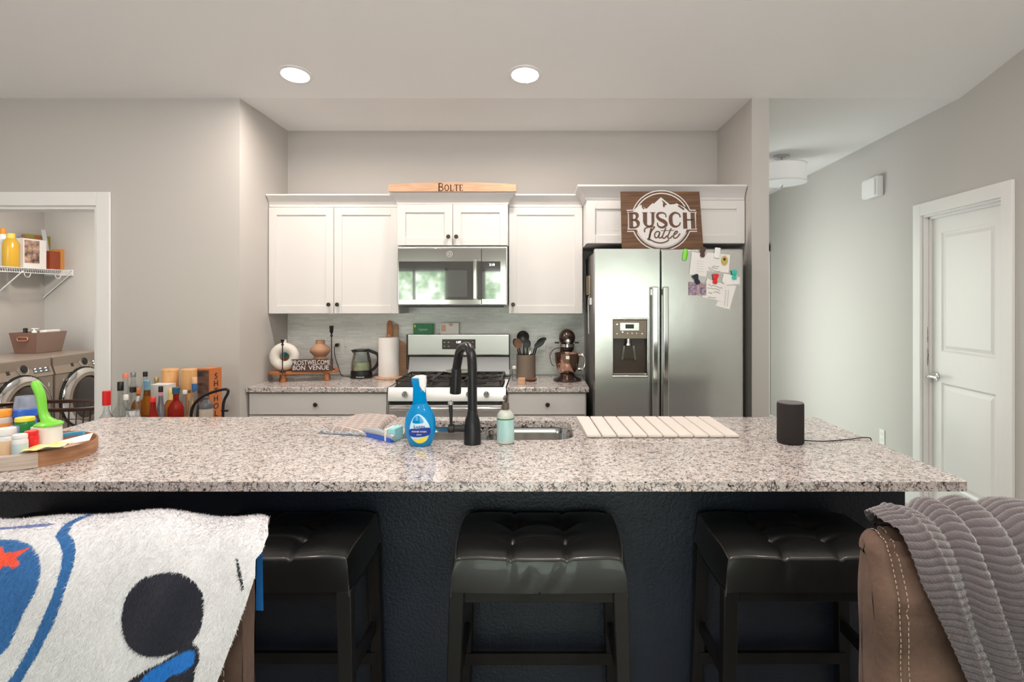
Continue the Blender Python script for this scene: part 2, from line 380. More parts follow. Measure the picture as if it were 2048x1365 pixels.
# wall with the laundry doorway
DX = -2.785                       # doorway's right jamb
DT = 2.065
m_ = MB().box(DX, XL-.12, CY, CY+.12, 0, CEIL).box(-4.4, DX, CY, CY+.12, DT, CEIL).box(-4.4, -3.65, CY, CY+.12, 0, DT)
struct('wall_left', m_, M['wall'])
m_ = MB().box(DX+.005, DX+.092, CY-.018, CY-.001, 0, DT+.095, .004).box(-3.74, -3.655, CY-.018, CY-.001, 0, DT+.095, .004).box(-3.655, DX+.005, CY-.018, CY-.001, DT+.008, DT+.095, .004)
m_.box(DX-.016, DX+.005, CY-.001, CY+.121, 0, DT+.008).box(-3.655, DX-.016, CY-.001, CY+.121, DT-.012, DT+.008).box(-3.655, -3.635, CY-.001, CY+.121, 0, DT-.012)
struct('trim_1', m_, M['trim'])
struct('wall_laundry_left', MB().box(-5.32, -5.2, CY+.12, 6.3, 0, CEIL), M['wall'])
struct('wall_laundry_back', MB().box(-5.32, XL-.12, 6.22, 6.34, 0, CEIL), M['wall'])
struct('wall_laundry_right', MB().box(-2.3, -2.2, CY+.12, 6.22, 0, CEIL), M['wall'])
# living room
LX = -4.3
m_ = MB().prism([(BACKY, 0), (CY+.12, 0), (CY+.12, CEIL+.02), (CY, CEIL+.02), (RY, zr+.02), (BACKY, vz(BACKY)+.02)], LX-.1, LX, 'X')
struct('wall_living_left', m_, M['wall'])
ws = sorted(WINS); m_ = MB(); x = LX; ztop = vz(BACKY)+.02
for a, b, c, d in ws:
    m_.box(x, a, BACKY-.1, BACKY, 0, ztop).box(a, b, BACKY-.1, BACKY, 0, c).box(a, b, BACKY-.1, BACKY, d, ztop); x = b
m_.box(x, 3.2, BACKY-.1, BACKY, 0, ztop)
struct('wall_rear', m_, M['wall'])
for i, (a, b, c, d) in enumerate(ws):
    m_ = MB()
    for q in (a, b-.05, (a+b)/2-.03): m_.box(q, q+.05, BACKY-.09, BACKY-.03, c, d)
    m_.box(a, b, BACKY-.09, BACKY-.03, d-.06, d).box(a, b, BACKY-.09, BACKY-.03, c, c+.1)
    w = struct('window_%d' % (i+1), m_, M['trim'])
    obj('glass_pane', MB().box(a+.04, b-.04, BACKY-.062, BACKY-.056, c+.08, d-.05), M['pane'], w)
# right wall (built in wall coordinates: local y runs along it, local x is into the wall)
ya, yb = 0.085, .845              # door slab in wall coordinates
m_ = MB().prism([(-6.6, 0), (ya, 0), (ya, DT), (yb, DT), (yb, 0), (4.05, 0), (4.05, CEIL), (CY-3.27, CEIL), (RY-3.27, zr), (-6.6, vz(BACKY))], 0, .12, 'X')
rw(struct('wall_right', m_, M['wall']))
struct('wall_hall_end', MB().box(XR, 1.95, 7.15, 7.27, 0, CEIL).box(2.76, 3.0, 7.15, 7.27, 0, CEIL).box(1.95, 2.76, 7.15, 7.27, DT, CEIL), M['wall'])
m_ = MB().box(1.86, 1.955, 7.13, 7.149, 0, DT+.09).box(2.755, 2.81, 7.13, 7.149, 0, DT+.09).box(1.86, 2.81, 7.13, 7.149, DT, DT+.09)
struct('trim_2', m_, M['trim'])
struct('door_2', MB().box(1.955, 2.755, 7.19, 7.23, .01, DT-.003), M['trim'])
m_ = MB().box(-.02, -.001, ya-.085, ya, 0, DT+.085, .003).box(-.02, -.001, yb, yb+.085, 0, DT+.085, .003).box(-.02, -.001, ya, yb, DT, DT+.085, .003)
m_.box(-.001, .12, ya-.001, ya+.012, 0, DT).box(-.001, .12, yb-.012, yb+.001, 0, DT).box(-.001, .12, ya+.012, yb-.012, DT-.014, DT+.001)
m_.box(.028, .045, yb-.03, yb-.012, 0, DT-.014).box(.028, .045, ya+.012, yb-.012, DT-.03, DT-.014)
rw(struct('trim_3', m_, M['trim']))
rw(struct('baseboard_right', MB().box(-.014, -.001, yb+.086, 3.85, 0, .1, .003), M['trim']))
rw(struct('baseboard_right', MB().box(-.014, -.001, -6.4, ya-.086, 0, .1, .003), M['trim']))
struct('baseboard_hall', MB().box(XR+.11, XR+.124, CY, 7.14, 0, .1), M['trim'])
def raised_panel(m, x, y0, y1, z0, z1, nx=-1, d=.007, b=.022):
    # recessed bead with a raised field on a door face at local x, facing -x
    o = [(y0, z0), (y1, z0), (y1, z1), (y0, z1)]
    def ins(k): return [(y0+k, z0+k), (y1-k, z0+k), (y1-k, z1-k), (y0+k, z1-k)]
    L = [(o, 0), (ins(b*.6), d), (ins(b), d), (ins(b*2), d*.25)]
    vs = []; fs = []
    for ring, dep in L: vs += [(x+dep, a, c) for a, c in ring]
    for i in range(len(L)-1):
        for k in range(4): fs.append((i*4+k, i*4+(k+1) % 4, (i+1)*4+(k+1) % 4, (i+1)*4+k))
    n = (len(L)-1)*4; fs.append((n, n+1, n+2, n+3)); m.raw(vs, fs)
def panel_door_mesh():
    m = MB(); y0, y1 = ya+.014, yb-.014; z0, z1 = .012, DT-.018; xf = .046
    P = [(.24, .92), (1.13, 1.94)]; s = .115
    ys = [y0, y0+s, y1-s, y1]
    zs = [z0, P[0][0], P[0][1], P[1][0], P[1][1], z1]
    for i in range(3):
        for j in range(5):
            if i == 1 and j in (1, 3): raised_panel(m, xf, ys[1], ys[2], zs[j], zs[j+1])
            else: m.raw([(xf, ys[i], zs[j]), (xf, ys[i+1], zs[j]), (xf, ys[i+1], zs[j+1]), (xf, ys[i], zs[j+1])], [(0, 1, 2, 3)])
    m.raw([(xf, y0, z0), (xf, y1, z0), (xf, y1, z1), (xf, y0, z1), (.085, y0, z0), (.085, y1, z0), (.085, y1, z1), (.085, y0, z1)],
          [(0, 1, 5, 4), (1, 2, 6, 5), (2, 3, 7, 6), (3, 0, 4, 7), (4, 5, 6, 7)])
    return m
d1 = struct('door_1', panel_door_mesh(), M['trim'])
d1.location = (0, 0, 0)
hz = .955; hy = yb-.075
m_ = MB().lathe([(.006, .008), (.03, .008), (.032, .004), (.032, 0)], (.046, hy, hz), 'X', 20)
for v in m_.bm.verts: v.co.x = .046-(v.co.x-.046)
m_.cyl((-.012, hy, hz), .011, .052, 'X', 12)
m_.tube(cr([(-.012, hy, hz), (-.016, hy-.025, hz+.002), (-.014, hy-.065, hz+.004), (-.01, hy-.10, hz-.002)], 4), [.012]*4+[.01]*4+[.008]*5, 8)
h = obj('handle', m_, M['chrome'], d1); rw(d1)
# chewed strip on the jamb edge beside the handle
m_ = MB()
for k in range(16):
    z = hz+.06+random.random()*.26; y = yb-.017+random.random()*.012
    m_.tube([(.0265, y, z), (.0262, y+random.uniform(-.004, .004), z+random.uniform(.01, .04)), (.0265, y+random.uniform(-.005, .005), z+random.uniform(.03, .07))], .0011, 4)
rw(one('chew_marks', m_, M['burnt'], 'dark chewed scratch marks on the door frame above the lever handle', 'damage', origin=(0, 0, 0)))
# hall outlet, chime
t = thing('wall_outlet', 'white outlet plate low on the hall wall beside the panel door', 'outlet'); rw(t)
t.location = (0, 0, 0); t.rotation_euler = (0, 0, 0)
oy = 1.36; oz = .405
obj('cover_plate', MB().box(-.008, -.001, oy-.035, oy+.035, oz-.058, oz+.058, .003), M['white'], t)
for dz in (-.024, .024): obj('socket', MB().box(-.0095, -.008, oy-.016, oy+.016, oz+dz-.014, oz+dz+.014, .002), M['cream'], t)
rw(t)
t = thing('door_chime', 'white plastic door chime box high on the hall wall', 'door chime'); cy0 = 1.455; cz = 2.375
obj('housing', MB().box(-.055, -.001, cy0-.115, cy0+.115, cz-.08, cz+.08, .012), M['white'], t)
obj('grille_cover', MB().box(-.068, -.054, cy0-.095, cy0+.1, cz-.07, cz+.062, .012), M['trim'], t)
rw(t)
# drum ceiling light in the hall
t = thing('ceiling_light', 'semi flush drum ceiling light with white shade in the hallway', 'ceiling light', (2.16, 5.22, CEIL-.30))
cx, cyy = 2.16, 5.22
obj('canopy', MB().lathe([(.068, CEIL-.001), (.068, CEIL-.018), (.05, CEIL-.03), (.012, CEIL-.034)], (cx, cyy, 0)), M['steel2'], t)
obj('stem', MB().cyl((cx, cyy, CEIL-.17), .009, .14), M['steel2'], t)
drum = mat('drum_shade', (.8, .8, .8), .7, trans=0, emit=(1, .96, .9), es=.12)
obj('drum_shade', MB().lathe([(.205, CEIL-.24), (.205, CEIL-.085), (.198, CEIL-.085), (.198, CEIL-.24)], (cx, cyy, 0), seg=48, cap=False), drum, t)
obj('diffuser', MB().lathe([(.004, CEIL-.262), (.12, CEIL-.258), (.208, CEIL-.244), (.208, CEIL-.236), (.004, CEIL-.236)], (cx, cyy, 0), seg=48), M['white'], t)
obj('shade_rim', MB().tube([(cx+.207*math.cos(a), cyy+.207*math.sin(a), CEIL-.086) for a in np.linspace(0, 2*PI, 48, endpoint=False)], .004, 6, True), M['white'], t)
obj('finial', MB().lathe([(.004, -.285), (.014, -.28), (.01, -.268), (.016, -.262), (.016, -.258)], (cx, cyy, CEIL)), M['steel2'], t)

# unseen dome lamp added to brighten the laundry room
t = thing('fill_dome', 'small round dome fill light added out of view on the laundry room ceiling', 'ceiling light', (-3.9, 5.0, CEIL-.1))
obj('dome', MB().lathe([(.14, CEIL-.001), (.15, CEIL-.03), (.12, CEIL-.07), (.05, CEIL-.09), (.002, CEIL-.095)], (-3.9, 5.0, 0)), M['lamp'], t)
area('fill_dome_glow', (-3.9, 5.0, CEIL-.12), (0, 0, 0), .25, .25, 26, (1, .88, .78), shape='DISK')
# globe lamp added above the frame to lift the ceiling and walls
t = thing('fill_globe', 'round globe fill light added out of view on the living room ceiling', 'ceiling light', (-.1, .5, vz(.5)-.3))
obj('canopy', MB().cyl((-.1, .5, vz(.5)-.045), .07, .035), M['steel2'], t)
obj('globe', MB().lathe([(.002, -.30), (.06, -.285), (.11, -.24), (.125, -.18), (.11, -.12), (.06, -.06), (.03, -.046)], (-.1, .5, vz(.5))), M['lamp'], t)
gl_ = bpy.data.lights.new('fill_globe_glow', 'POINT'); gl_.energy = 38; gl_.color = (1, .93, .87); gl_.shadow_soft_size = .13
g_ = bpy.data.objects.new('fill_globe_glow', gl_); C.objects.link(g_); g_.location = (-.1, .5, vz(.5)-.46)
# recessed cans in the sloping ceiling; two over the kitchen are seen, the rest added as fill
for i, (x, y) in enumerate(CANS):
    z = vz(y); sl = SLOPE if y > RY else -SLOPE; an = -math.atan(sl)
    lab = ['glowing recessed ceiling light at left, above the laundry side of the kitchen', 'glowing recessed ceiling light nearer the middle, beside the hanging pull chain'] 
    t = thing('recessed_light', lab[i] if i < 2 else 'recessed fill light added out of view over the living room', 'ceiling light', (x, y, z), 'recessed ceiling lights')
    def tilt(m): return m.rotall(an, 'X', (x, y, z))
    obj('trim_ring', tilt(MB().lathe([(.076, -.004), (.080, -.009), (.098, -.006), (.1, -.0005), (.076, -.0005)], (x, y, z), seg=40)), M['trim'], t)
    obj('lens', tilt(MB().lathe([(.002, -.011), (.05, -.010), (.076, -.006), (.076, -.003), (.002, -.003)], (x, y, z), seg=40)), M['lamp'], t)
    l = area('can_glow', (x, y, z-.02), (an, 0, 0), .15, .15, CAN_POWER[i], (1, .89, .80), shape='DISK')
t = thing('pull_chain', 'short bead pull chain hanging beside the middle ceiling light', 'pull chain', (-.06, 3.40, vz(3.4)-.1))
zc = vz(3.40)
m_ = MB().cyl((-.06, 3.40, zc-.075), .0012, .0745, seg=6)
for k in range(12): m_.lathe([(.0005, -.0022), (.0022, 0), (.0005, .0022)], (-.06, 3.40, zc-.01-k*.006), seg=6)
obj('chain', m_, M['white'], t)
obj('pull_end', MB().lathe([(.001, -.088), (.004, -.085), (.003, -.076), (.001, -.074)], (-.06, 3.40, zc), seg=8), M['white'], t)

# ================================================================ CABINETS
def knob(p, parent, ax='Y'):
    m = MB().lathe([(.005, 0), (.005, -.012), (.013, -.017), (.0145, -.023), (.011, -.028), (.002, -.029)], p, 'Y', 16)
    return obj('knob', m, M['bronze'], parent)
def shaker(x0, x1, z0, z1, yf, parent, name='door', fr=.055, t=.02, flat=False):
    m = MB()
    if flat: m.box(x0, x1, yf, yf+t, z0, z1, .002, 1)
    else:
        m.box(x0, x0+fr, yf, yf+t, z0, z1, .0015, 1).box(x1-fr, x1, yf, yf+t, z0, z1, .0015, 1)
        m.box(x0+fr, x1-fr, yf, yf+t, z1-fr, z1, .0015, 1).box(x0+fr, x1-fr, yf, yf+t, z0, z0+fr, .0015, 1)
        m.box(x0+fr-.002, x1-fr+.002, yf+.009, yf+t-.002, z0+fr-.002, z1-fr+.002)
    return obj(name, m, M['cab'], parent)
def crown(x0, x1, yf, yb, z0, z1, proj, parent, left=True, right=True):
    # cove moulding swept round the front and the free ends
    h = z1-z0; prof = [(.0, 0), (.006, 0), (.008, .18), (.012, .24), (.022, .45), (.05, .75), (.85, .90)]
    prof = [(0, 0), (.12, 0), (.14, .2), (.2, .24), (.34, .45), (.62, .68), (.88, .82), (.92, .86), (1, .88), (1, 1)]
    rings = []
    for p, q in prof:
        o = p*proj; zz = z0+q*h
        a = x0-(o if left else 0); b = x1+(o if right else 0)
        rings.append([(a, yb, zz), (a, yf-o, zz), (b, yf-o, zz), (b, yb, zz)])
    vs = [p for r in rings for p in r]; fs = []
    for i in range(len(rings)-1):
        for k in range(3): fs.append((i*4+k, i*4+k+1, (i+1)*4+k+1, (i+1)*4+k))
    n = (len(rings)-1)*4; fs.append((n, n+1, n+2, n+3)); fs.append((3, 2, 1, 0))
    fs.append(tuple(i*4 for i in range(len(rings)))); fs.append(tuple(i*4+3 for i in range(len(rings)))[::-1])
    return obj('crown_moulding', MB().raw(vs, fs), M['cab'], parent, ang=20)
def cabinet(name, label, x0, x1, yf, z0, z1, doors, knobs, crown_z, cproj=.06, cl=True, crr=True, cat='cabinet'):
    c = thing(name, label, cat, ((x0+x1)/2, (yf+YB)/2, z0))
    obj('body', MB().box(x0, x1, yf+.021, YB-.003, z0, z1), M['cab'], c)
    n = len(doors)
    for (a, b), kp in zip(doors, knobs):
        d = shaker(a+.0015, b-.0015, z0+.002, z1-.028, yf, c)
        if kp: knob((kp[0], yf, kp[1]), d)
    crown(x0+.001, x1-.001, yf+.018, YB-.004, z1-.024, crown_z, cproj, c, cl, crr)
    return c
yf = 4.12
mid0, mid1 = -.965, -.2035
cabinet('wall_cabinet', 'white two door shaker wall cabinet above the footed board and kettle', XL+.003, mid0-.002, yf, 1.382, 2.155, [(XL+.004, -1.423), (-1.423, mid0-.003)], [(-1.423-.03, 1.447), (-1.423+.03, 1.447)], 2.212, .06, False, False)
cabinet('wall_cabinet', 'short white two door wall cabinet above the microwave', mid0, mid1, 4.05, 1.852, 2.162, [(mid0+.001, -.5825), (-.5825, mid1-.001)], [(-.5825-.027, 1.912), (-.5825+.027, 1.912)], 2.2125, .05)
cabinet('wall_cabinet', 'white single door wall cabinet above the stand mixer', mid1+.002, .3165, yf, 1.382, 2.155, [(mid1+.003, .3155)], [(-.17, 1.447)], 2.212, .06, False, False)
cabinet('wall_cabinet', 'wide white two door cabinet above the refrigerator', .3185, XR-.003, 3.84, 1.846, 2.155, [(.3195, .837), (.837, XR-.004)], [None, None], 2.222, .06, True, False)
# base cabinets
def base(label, x0, x1, kx):
    c = thing('base_cabinet', label, 'cabinet', ((x0+x1)/2, 4.1, 0))
    obj('body', MB().box(x0, x1, 3.85, YB-.003, .1, .882), M['cab'], c)
    obj('toe_kick', MB().box(x0, x1, 3.92, YB-.01, 0, .1), M['gap'], c)
    d = obj('drawer', MB().box(x0+.008, x1-.008, 3.828, 3.85, .735, .872, .002, 1), M['cab'], c); knob((kx, 3.828, Z(809, 3.83)), d)
    k = (x0+x1)/2
    e = shaker(x0+.008, k-.002, .11, .725, 3.828, c); knob((k-.03, 3.828, .66), e)
    e = shaker(k+.002, x1-.008, .11, .725, 3.828, c); knob((k+.03, 3.828, .66), e)
base('white base cabinet with drawer left of the range', XL+.004, -.9725, X(633, 3.83))
base('white base cabinet with drawer between the range and refrigerator', -.1955, .318, X(1095, 3.83))
one('countertop', MB().box(XL+.002, -.9695, 3.80, YB-.002, .8825, .915, .003, 1), M['granite'], 'speckled granite back countertop left of the range', 'countertop', origin=(0, 0, 0))
one('countertop', MB().box(-.198, .333, 3.80, YB-.002, .8825, .915, .003, 1), M['granite'], 'speckled granite back countertop under the stand mixer', 'countertop', origin=(0, 0, 0))
struct('trim_4', MB().box(XL+.002, .35, YB-.010, YB-.0015, .917, 1.46), M['tile'])['label'] = 'pale glass strip mosaic backsplash'
def outlet(x, z, label, n=1):
    t = thing('wall_outlet', label, 'outlet', (x, YB-.01, z)); w = .035*n+.003*(n-1)
    obj('cover_plate', MB().box(x-w, x+w, YB-.018, YB-.0105, z-.058, z+.058, .003), M['white'], t)
    for k in range(n):
        xx = x-w+.035+k*.073
        for dz in (-.022, .022): obj('socket', MB().box(xx-.015, xx+.015, YB-.0195, YB-.018, z+dz-.013, z+dz+.013, .002), M['cream'], t)
    return t
outlet(X(678, 4.44), Z(694, 4.44), 'white outlet on the backsplash behind the tall black candlestick')
outlet(X(1111, 4.44), Z(702, 4.44), 'pale double outlet on the backsplash between utensil crock and mixer', 2)

# ================================================================ MICROWAVE
x0, x1 = X(794, 4.03), X(1013, 4.03)
x0, x1 = mid0+.004, mid1-.004
z0, z1 = 1.436, 1.848
yf = 4.03
mw = thing('microwave', 'stainless steel over the range microwave with black glass door', 'microwave', ((x0+x1)/2, 4.2, z0))
obj('body', MB().box(x0, x1, yf+.03, YB-.012, z0+.006, z1, .004), M['steel'], mw)
zt, zb = Z(523, yf), Z(600, yf)
xd = X(963, yf)
dr = obj('door', MB().box(x0+.006, xd-.0015, yf, yf+.0295, z0+.01, z1-.012, .005), M['steel2'], mw)
obj('window', MB().box(x0+.014, X(947, yf), yf-.0025, yf+.002, zb, zt, .001), M['blackglass'], dr)
ins = mat('oven_screen', (.05, .058, .058), .03, spec=.9, coat=1, ior=1.9)
obj('screen', MB().box(X(830, yf), X(934, yf), yf-.0032, yf-.0026, Z(594, yf), Z(541, yf)), ins, dr)
obj('door_edge', MB().box(X(955.5, yf), xd-.003, yf-.0025, yf+.001, zb, zt), M['blackglass'], dr)
xh = X(951, yf); ry = .035
obj('handle', MB().box(xh-.013, xh+.013, yf-ry-.012, yf-ry+.004, zb+.004, zt+.01, .006).box(xh-.009, xh+.009, yf-ry, yf-.0026, zt-.02, zt-.005).box(xh-.009, xh+.009, yf-ry, yf-.0026, zb+.01, zb+.025), M['chrome'], dr)
obj('control_panel', MB().box(xd, x1-.006, yf, yf+.0295, z0+.01, z1-.012, .005), M['steel2'], mw)
obj('keypad', MB().box(xd+.003, X(1001, yf), yf-.0025, yf+.001, zb+.005, zt, .001), M['blackglass'], mw)
text('2:10', .022, M['digits'], mw, (X(984, yf), yf-.0035, Z(530, yf)), 'clock_digits')
text('START', .011, M['white'], mw, (X(981, yf), yf-.0035, Z(563, yf)), 'key_marks')
m_ = MB()
for r in range(5):
    for c in range(3): m_.box(X(973+c*9, yf)-.006, X(973+c*9, yf)+.006, yf-.0031, yf-.0026, Z(570+r*6, yf)-.003, Z(570+r*6, yf)+.003)
obj('keys', m_, ins, mw)
lx, lz = X(899, yf), Z(508.5, yf)
m_ = MB().tube([(lx+.019*math.cos(a), yf-.001, lz+.019*math.sin(a)) for a in np.linspace(0, 2*PI, 28, endpoint=False)], .0012, 5, True)
m_.ribbon(cr([(lx-.002, lz+.009), (lx-.009, lz+.007), (lx-.011, lz-.002), (lx-.005, lz-.007), (lx-.001, lz-.001)], 4), .0016, yf-.0016)
m_.ribbon(cr([(lx+.010, lz+.008), (lx+.003, lz+.008), (lx+.006, lz+.001), (lx+.002, lz-.007), (lx+.011, lz-.005)], 4), .0016, yf-.0016)
obj('round_emblem', m_, M['white'], mw)
obj('bottom_vent', MB().box(x0+.04, x1-.04, yf+.04, YB-.1, z0-.008, z0+.0055), M['black'], mw)

# ================================================================ RANGE
rx0, rx1 = -.964, -.2045; yf = 3.80; rc = (rx0+rx1)/2
rg = thing('gas_range', 'stainless steel gas range with backguard and black cast iron grates', 'range', (rc, 4.1, 0))
obj('body', MB().box(rx0, rx1, yf+.04, YB-.012, .04, .885), M['steel'], rg)
obj('kick_plate', MB().box(rx0+.02, rx1-.02, yf+.07, YB-.05, 0, .04), M['black'], rg)
obj('cooktop', MB().box(rx0, rx1, yf+.02, 4.36, .886, .912, .006), M['steel2'], rg)
obj('burner_pan', MB().box(rx0+.03, rx1-.03, yf+.06, 4.33, .912, .917, .002), M['iron'], rg)
cp = obj('control_panel', MB().prism([(yf, .826), (yf+.04, .826), (yf+.04, .9), (yf+.02, .912), (yf+.010, .9)], rx0, rx1, 'X'), M['steel3'], rg)
for px in (810, 846, 938, 973):
    kx = X(px, yf); kz = Z(789, yf)
    m_ = MB().lathe([(.0195, -.001), (.021, -.004), (.019, -.016), (.017, -.022), (.003, -.023)], (kx, yf+.003, kz), 'Y', 24).box(kx-.0035, kx+.0035, yf-.028, yf-.018, kz-.016, kz+.016, .002)
    obj('knob', m_, M['chrome'], rg)
dr = obj('oven_door', MB().box(rx0+.003, rx1-.003, yf+.008, yf+.038, .2, .80, .006), M['steel3'], rg)
obj('window', MB().box(rx0+.1, rx1-.1, yf+.004, yf+.009, .36, .70, .002), M['blackglass'], dr)
obj('handle', MB().cyl((rx0+.03, yf-.042, .785), .0145, rx1-rx0-.06, 'X', 16, .003).box(rx0+.05, rx0+.075, yf-.035, yf+.01, .778, .792).box(rx1-.075, rx1-.05, yf-.035, yf+.01, .778, .792), M['chrome'], dr)
obj('door_gap', MB().box(rx0+.004, rx1-.004, yf+.03, yf+.039, .80, .827), M['black'], rg)
obj('storage_drawer', MB().box(rx0+.003, rx1-.003, yf+.01, yf+.038, .05, .195, .005), M['steel2'], rg)
# backguard: face panel above a slanting reflective strip
bz0, bz1, bz2 = Z(712, 4.35), Z(669, 4.35), Z(742, 4.38)
bg_ = obj('backguard', MB().box(rx0, rx1, 4.352, YB-.012, bz0, bz1, .012).box(rx0+.004, rx1-.004, 4.40, YB-.012, .9125, bz0), M['steel3'], rg)
obj('slanted_strip', MB().prism([(4.385, bz0-.006), (4.368, bz2), (4.362, .93), (4.405, .93), (4.405, bz0-.006)], rx0+.006, rx1-.006, 'X'), M['steel2'], rg)
obj('shadow_gap', MB().box(rx0+.002, rx1-.002, 4.358, 4.40, bz0-.007, bz0-.001), M['black'], rg)
obj('side_trim', MB().box(rx0-.0015, rx0+.005, 4.348, 4.352, bz0-.1, bz1).box(rx1-.005, rx1+.0015, 4.348, 4.352, bz0-.1, bz1-.002), M['black'], rg)
px0, px1 = X(884, 4.35), X(951, 4.35)
dp = obj('display_panel', MB().box(px0, px1, 4.3485, 4.353, Z(699, 4.35), Z(679, 4.35), .002), mat('range_display', (.07, .05, .045), .2), rg)
text('1:07', .022, M['digits'], dp, (X(917, 4.35), 4.3475, Z(685, 4.35)), 'clock_digits')
m_ = MB()
for px in (889, 897, 937, 945):
    for py in (685, 693): m_.box(X(px, 4.35)-.005, X(px, 4.35)+.005, 4.3478, 4.3486, Z(py, 4.35)-.002, Z(py, 4.35)+.002)
obj('button_marks', m_, M['paper'], dp)
# burners and grates
for bx, by, r in ((rx0+.19, 3.98, .05), (rx1-.19, 3.98, .05), (rx0+.19, 4.22, .04), (rx1-.19, 4.22, .04), (rc, 4.1, .045)):
    obj('burner', MB().lathe([(r, .917), (r, .926), (r*.8, .929), (r*.8, .934), (r*.2, .936)], (bx, by, 0), seg=20), M['iron'], rg)
def grate(xa, xb):
    m = MB(); ya_, yb_ = yf+.065, 4.325; t = .006; zt = .955
    m.box(xa, xb, ya_, ya_+.013, zt-.013, zt, .003).box(xa, xb, yb_-.013, yb_, zt-.013, zt, .003)
    m.box(xa, xa+.013, ya_, yb_, zt-.013, zt, .003).box(xb-.013, xb, ya_, yb_, zt-.013, zt, .003)
    m.box(xa, xb, (ya_+yb_)/2-.006, (ya_+yb_)/2+.006, zt-.012, zt, .003)
    for yc in (ya_+.13, yb_-.13):
        xc = (xa+xb)/2
        for a in range(4):
            an = PI/4+a*PI/2; L = .095
            m.tube([(xc+.03*math.cos(an), yc+.03*math.sin(an), zt-.004), (xc+L*math.cos(an), yc+L*math.sin(an), zt-.006)], t, 6)
    for xx in (xa+.004, xb-.012):
        for yy in (ya_+.002, yb_-.012): m.box(xx, xx+.01, yy, yy+.01, .917, zt-.01)
    return m
w3 = (rx1-rx0-.07)/3
for k in range(3): obj('grate', grate(rx0+.033+k*(w3+.002), rx0+.033+k*(w3+.002)+w3), M['iron'], rg)
# white round spoon rest on the back grate
sx, sy = X(921, 4.25), 4.235
one('spoon_rest', MB().lathe([(.002, .9585), (.085, .957), (.108, .966), (.112, .972), (.106, .970), (.08, .963), (.002, .9625)], (sx, sy, 0), seg=40), M['cream'], 'round cream plate resting on the back grate of the range', 'plate')

# ================================================================ REFRIGERATOR
fx0, fx1, fs = X(1190, 3.62), X(1487, 3.62), X(1320.5, 3.62)
fz = 1.793; yf = 3.62
fr = thing('refrigerator', 'stainless steel side by side refrigerator with ice and water dispenser', 'refrigerator', ((fx0+fx1)/2, 4.0, 0))
obj('body', MB().box(fx0+.006, fx1-.006, yf+.085, 4.40, .02, fz-.012, .004), M['darkside'], fr)
obj('base_grille', MB().box(fx0+.02, fx1-.02, yf+.05, yf+.084, 0, .09), M['black'], fr)
def fdoor(a, b, hole=None):
    m = MB(); z0_, z1_ = .1, fz
    if not hole: m.box(a, b, yf, yf+.08, z0_, z1_, .012, 3)
    else:
        ha, hb, hc, hd = hole
        # slab with the dispenser bay cut out of its front
        xs = [a, ha, hb, b]; zs = [z0_, hc, hd, z1_]
        bm = bmesh.new()
        for i in range(3):
            for j in range(3):
                if i == 1 and j == 1: continue
                vs = [bm.verts.new(q) for q in ((xs[i], yf, zs[j]), (xs[i+1], yf, zs[j]), (xs[i+1], yf, zs[j+1]), (xs[i], yf, zs[j+1]))]; bm.faces.new(vs)
        for (p, q) in (((a, z0_), (b, z0_)), ((b, z0_), (b, z1_)), ((b, z1_), (a, z1_)), ((a, z1_), (a, z0_))):
            bm.faces.new([bm.verts.new(v) for v in ((p[0], yf, p[1]), (q[0], yf, q[1]), (q[0], yf+.08, q[1]), (p[0], yf+.08, p[1]))])
        bmesh.ops.remove_doubles(bm, verts=list(bm.verts), dist=1e-5)
        m.add(bm)
    return m
ha, hb, hc, hd = X(1226, yf), X(1294, yf), Z(751, yf), Z(640, yf)
dl = obj('freezer_door', fdoor(fx0, fs-.003, (ha, hb, hc, hd)), M['fsteel'], fr)
dR = obj('fresh_food_door', fdoor(fs+.003, fx1), M['fsteel'], fr)
def fhandle(x, par):
    zt, zb = Z(574, yf-.05), .42
    pts = cr([(x, yf-.001, zt), (x, yf-.045, zt-.012), (x, yf-.058, zt-.05), (x, yf-.06, zt-.3), (x, yf-.06, zb+.3), (x, yf-.058, zb+.05), (x, yf-.045, zb+.012), (x, yf-.001, zb)], 5)
    obj('handle', MB().box(x-.0175, x+.0175, yf-.068, yf-.046, zb, zt, .006, 3).box(x-.013, x+.013, yf-.05, yf-.0005, zt-.05, zt-.012, .003).box(x-.013, x+.013, yf-.05, yf-.0005, zb+.012, zb+.05, .003), M['steel2'], par)
fhandle(X(1310, 3.57), dl); fhandle(X(1331, 3.57), dR)
dsp = obj('dispenser_bezel', MB().box(ha-.006, hb+.006, yf-.010, yf+.004, hc-.014, hc, .004).box(ha-.006, hb+.006, yf-.008, yf+.004, hd, hd+.012, .004).box(ha-.008, ha, yf-.008, yf+.004, hc-.004, hd+.006, .003).box(hb, hb+.008, yf-.008, yf+.004, hc-.004, hd+.006, .003), M['steel2'], fr)
dark = mat('dispenser_dark', (.045, .03, .022), .25, .3)
zm = Z(678, yf)
obj('dispenser_bay', MB().box(ha, hb, yf+.06, yf+.075, hc, hd).box(ha-.003, ha, yf+.001, yf+.075, hc, hd).box(hb, hb+.003, yf+.001, yf+.075, hc, hd).box(ha, hb, yf+.001, yf+.075, hc-.006, hc+.003).box(ha, hb, yf+.001, yf+.075, hd, hd+.004), mat('bay_lining', (.05, .03, .02), .3), fr)
cpn = obj('control_face', MB().box(ha+.001, hb-.001, yf-.004, yf+.03, zm, hd-.001, .003), mat('bronze_face', (.20, .16, .13), .35, .5), fr)
obj('readout_plate', MB().box(X(1240, yf), X(1278, yf), yf-.006, yf-.004, Z(661.5, yf), Z(646, yf), .001), M['steel'], fr)
obj('readout', MB().box(X(1250.5, yf), X(1267.5, yf), yf-.0068, yf-.006, Z(657.5, yf), Z(649, yf)), M['black'], fr)
m_ = MB()
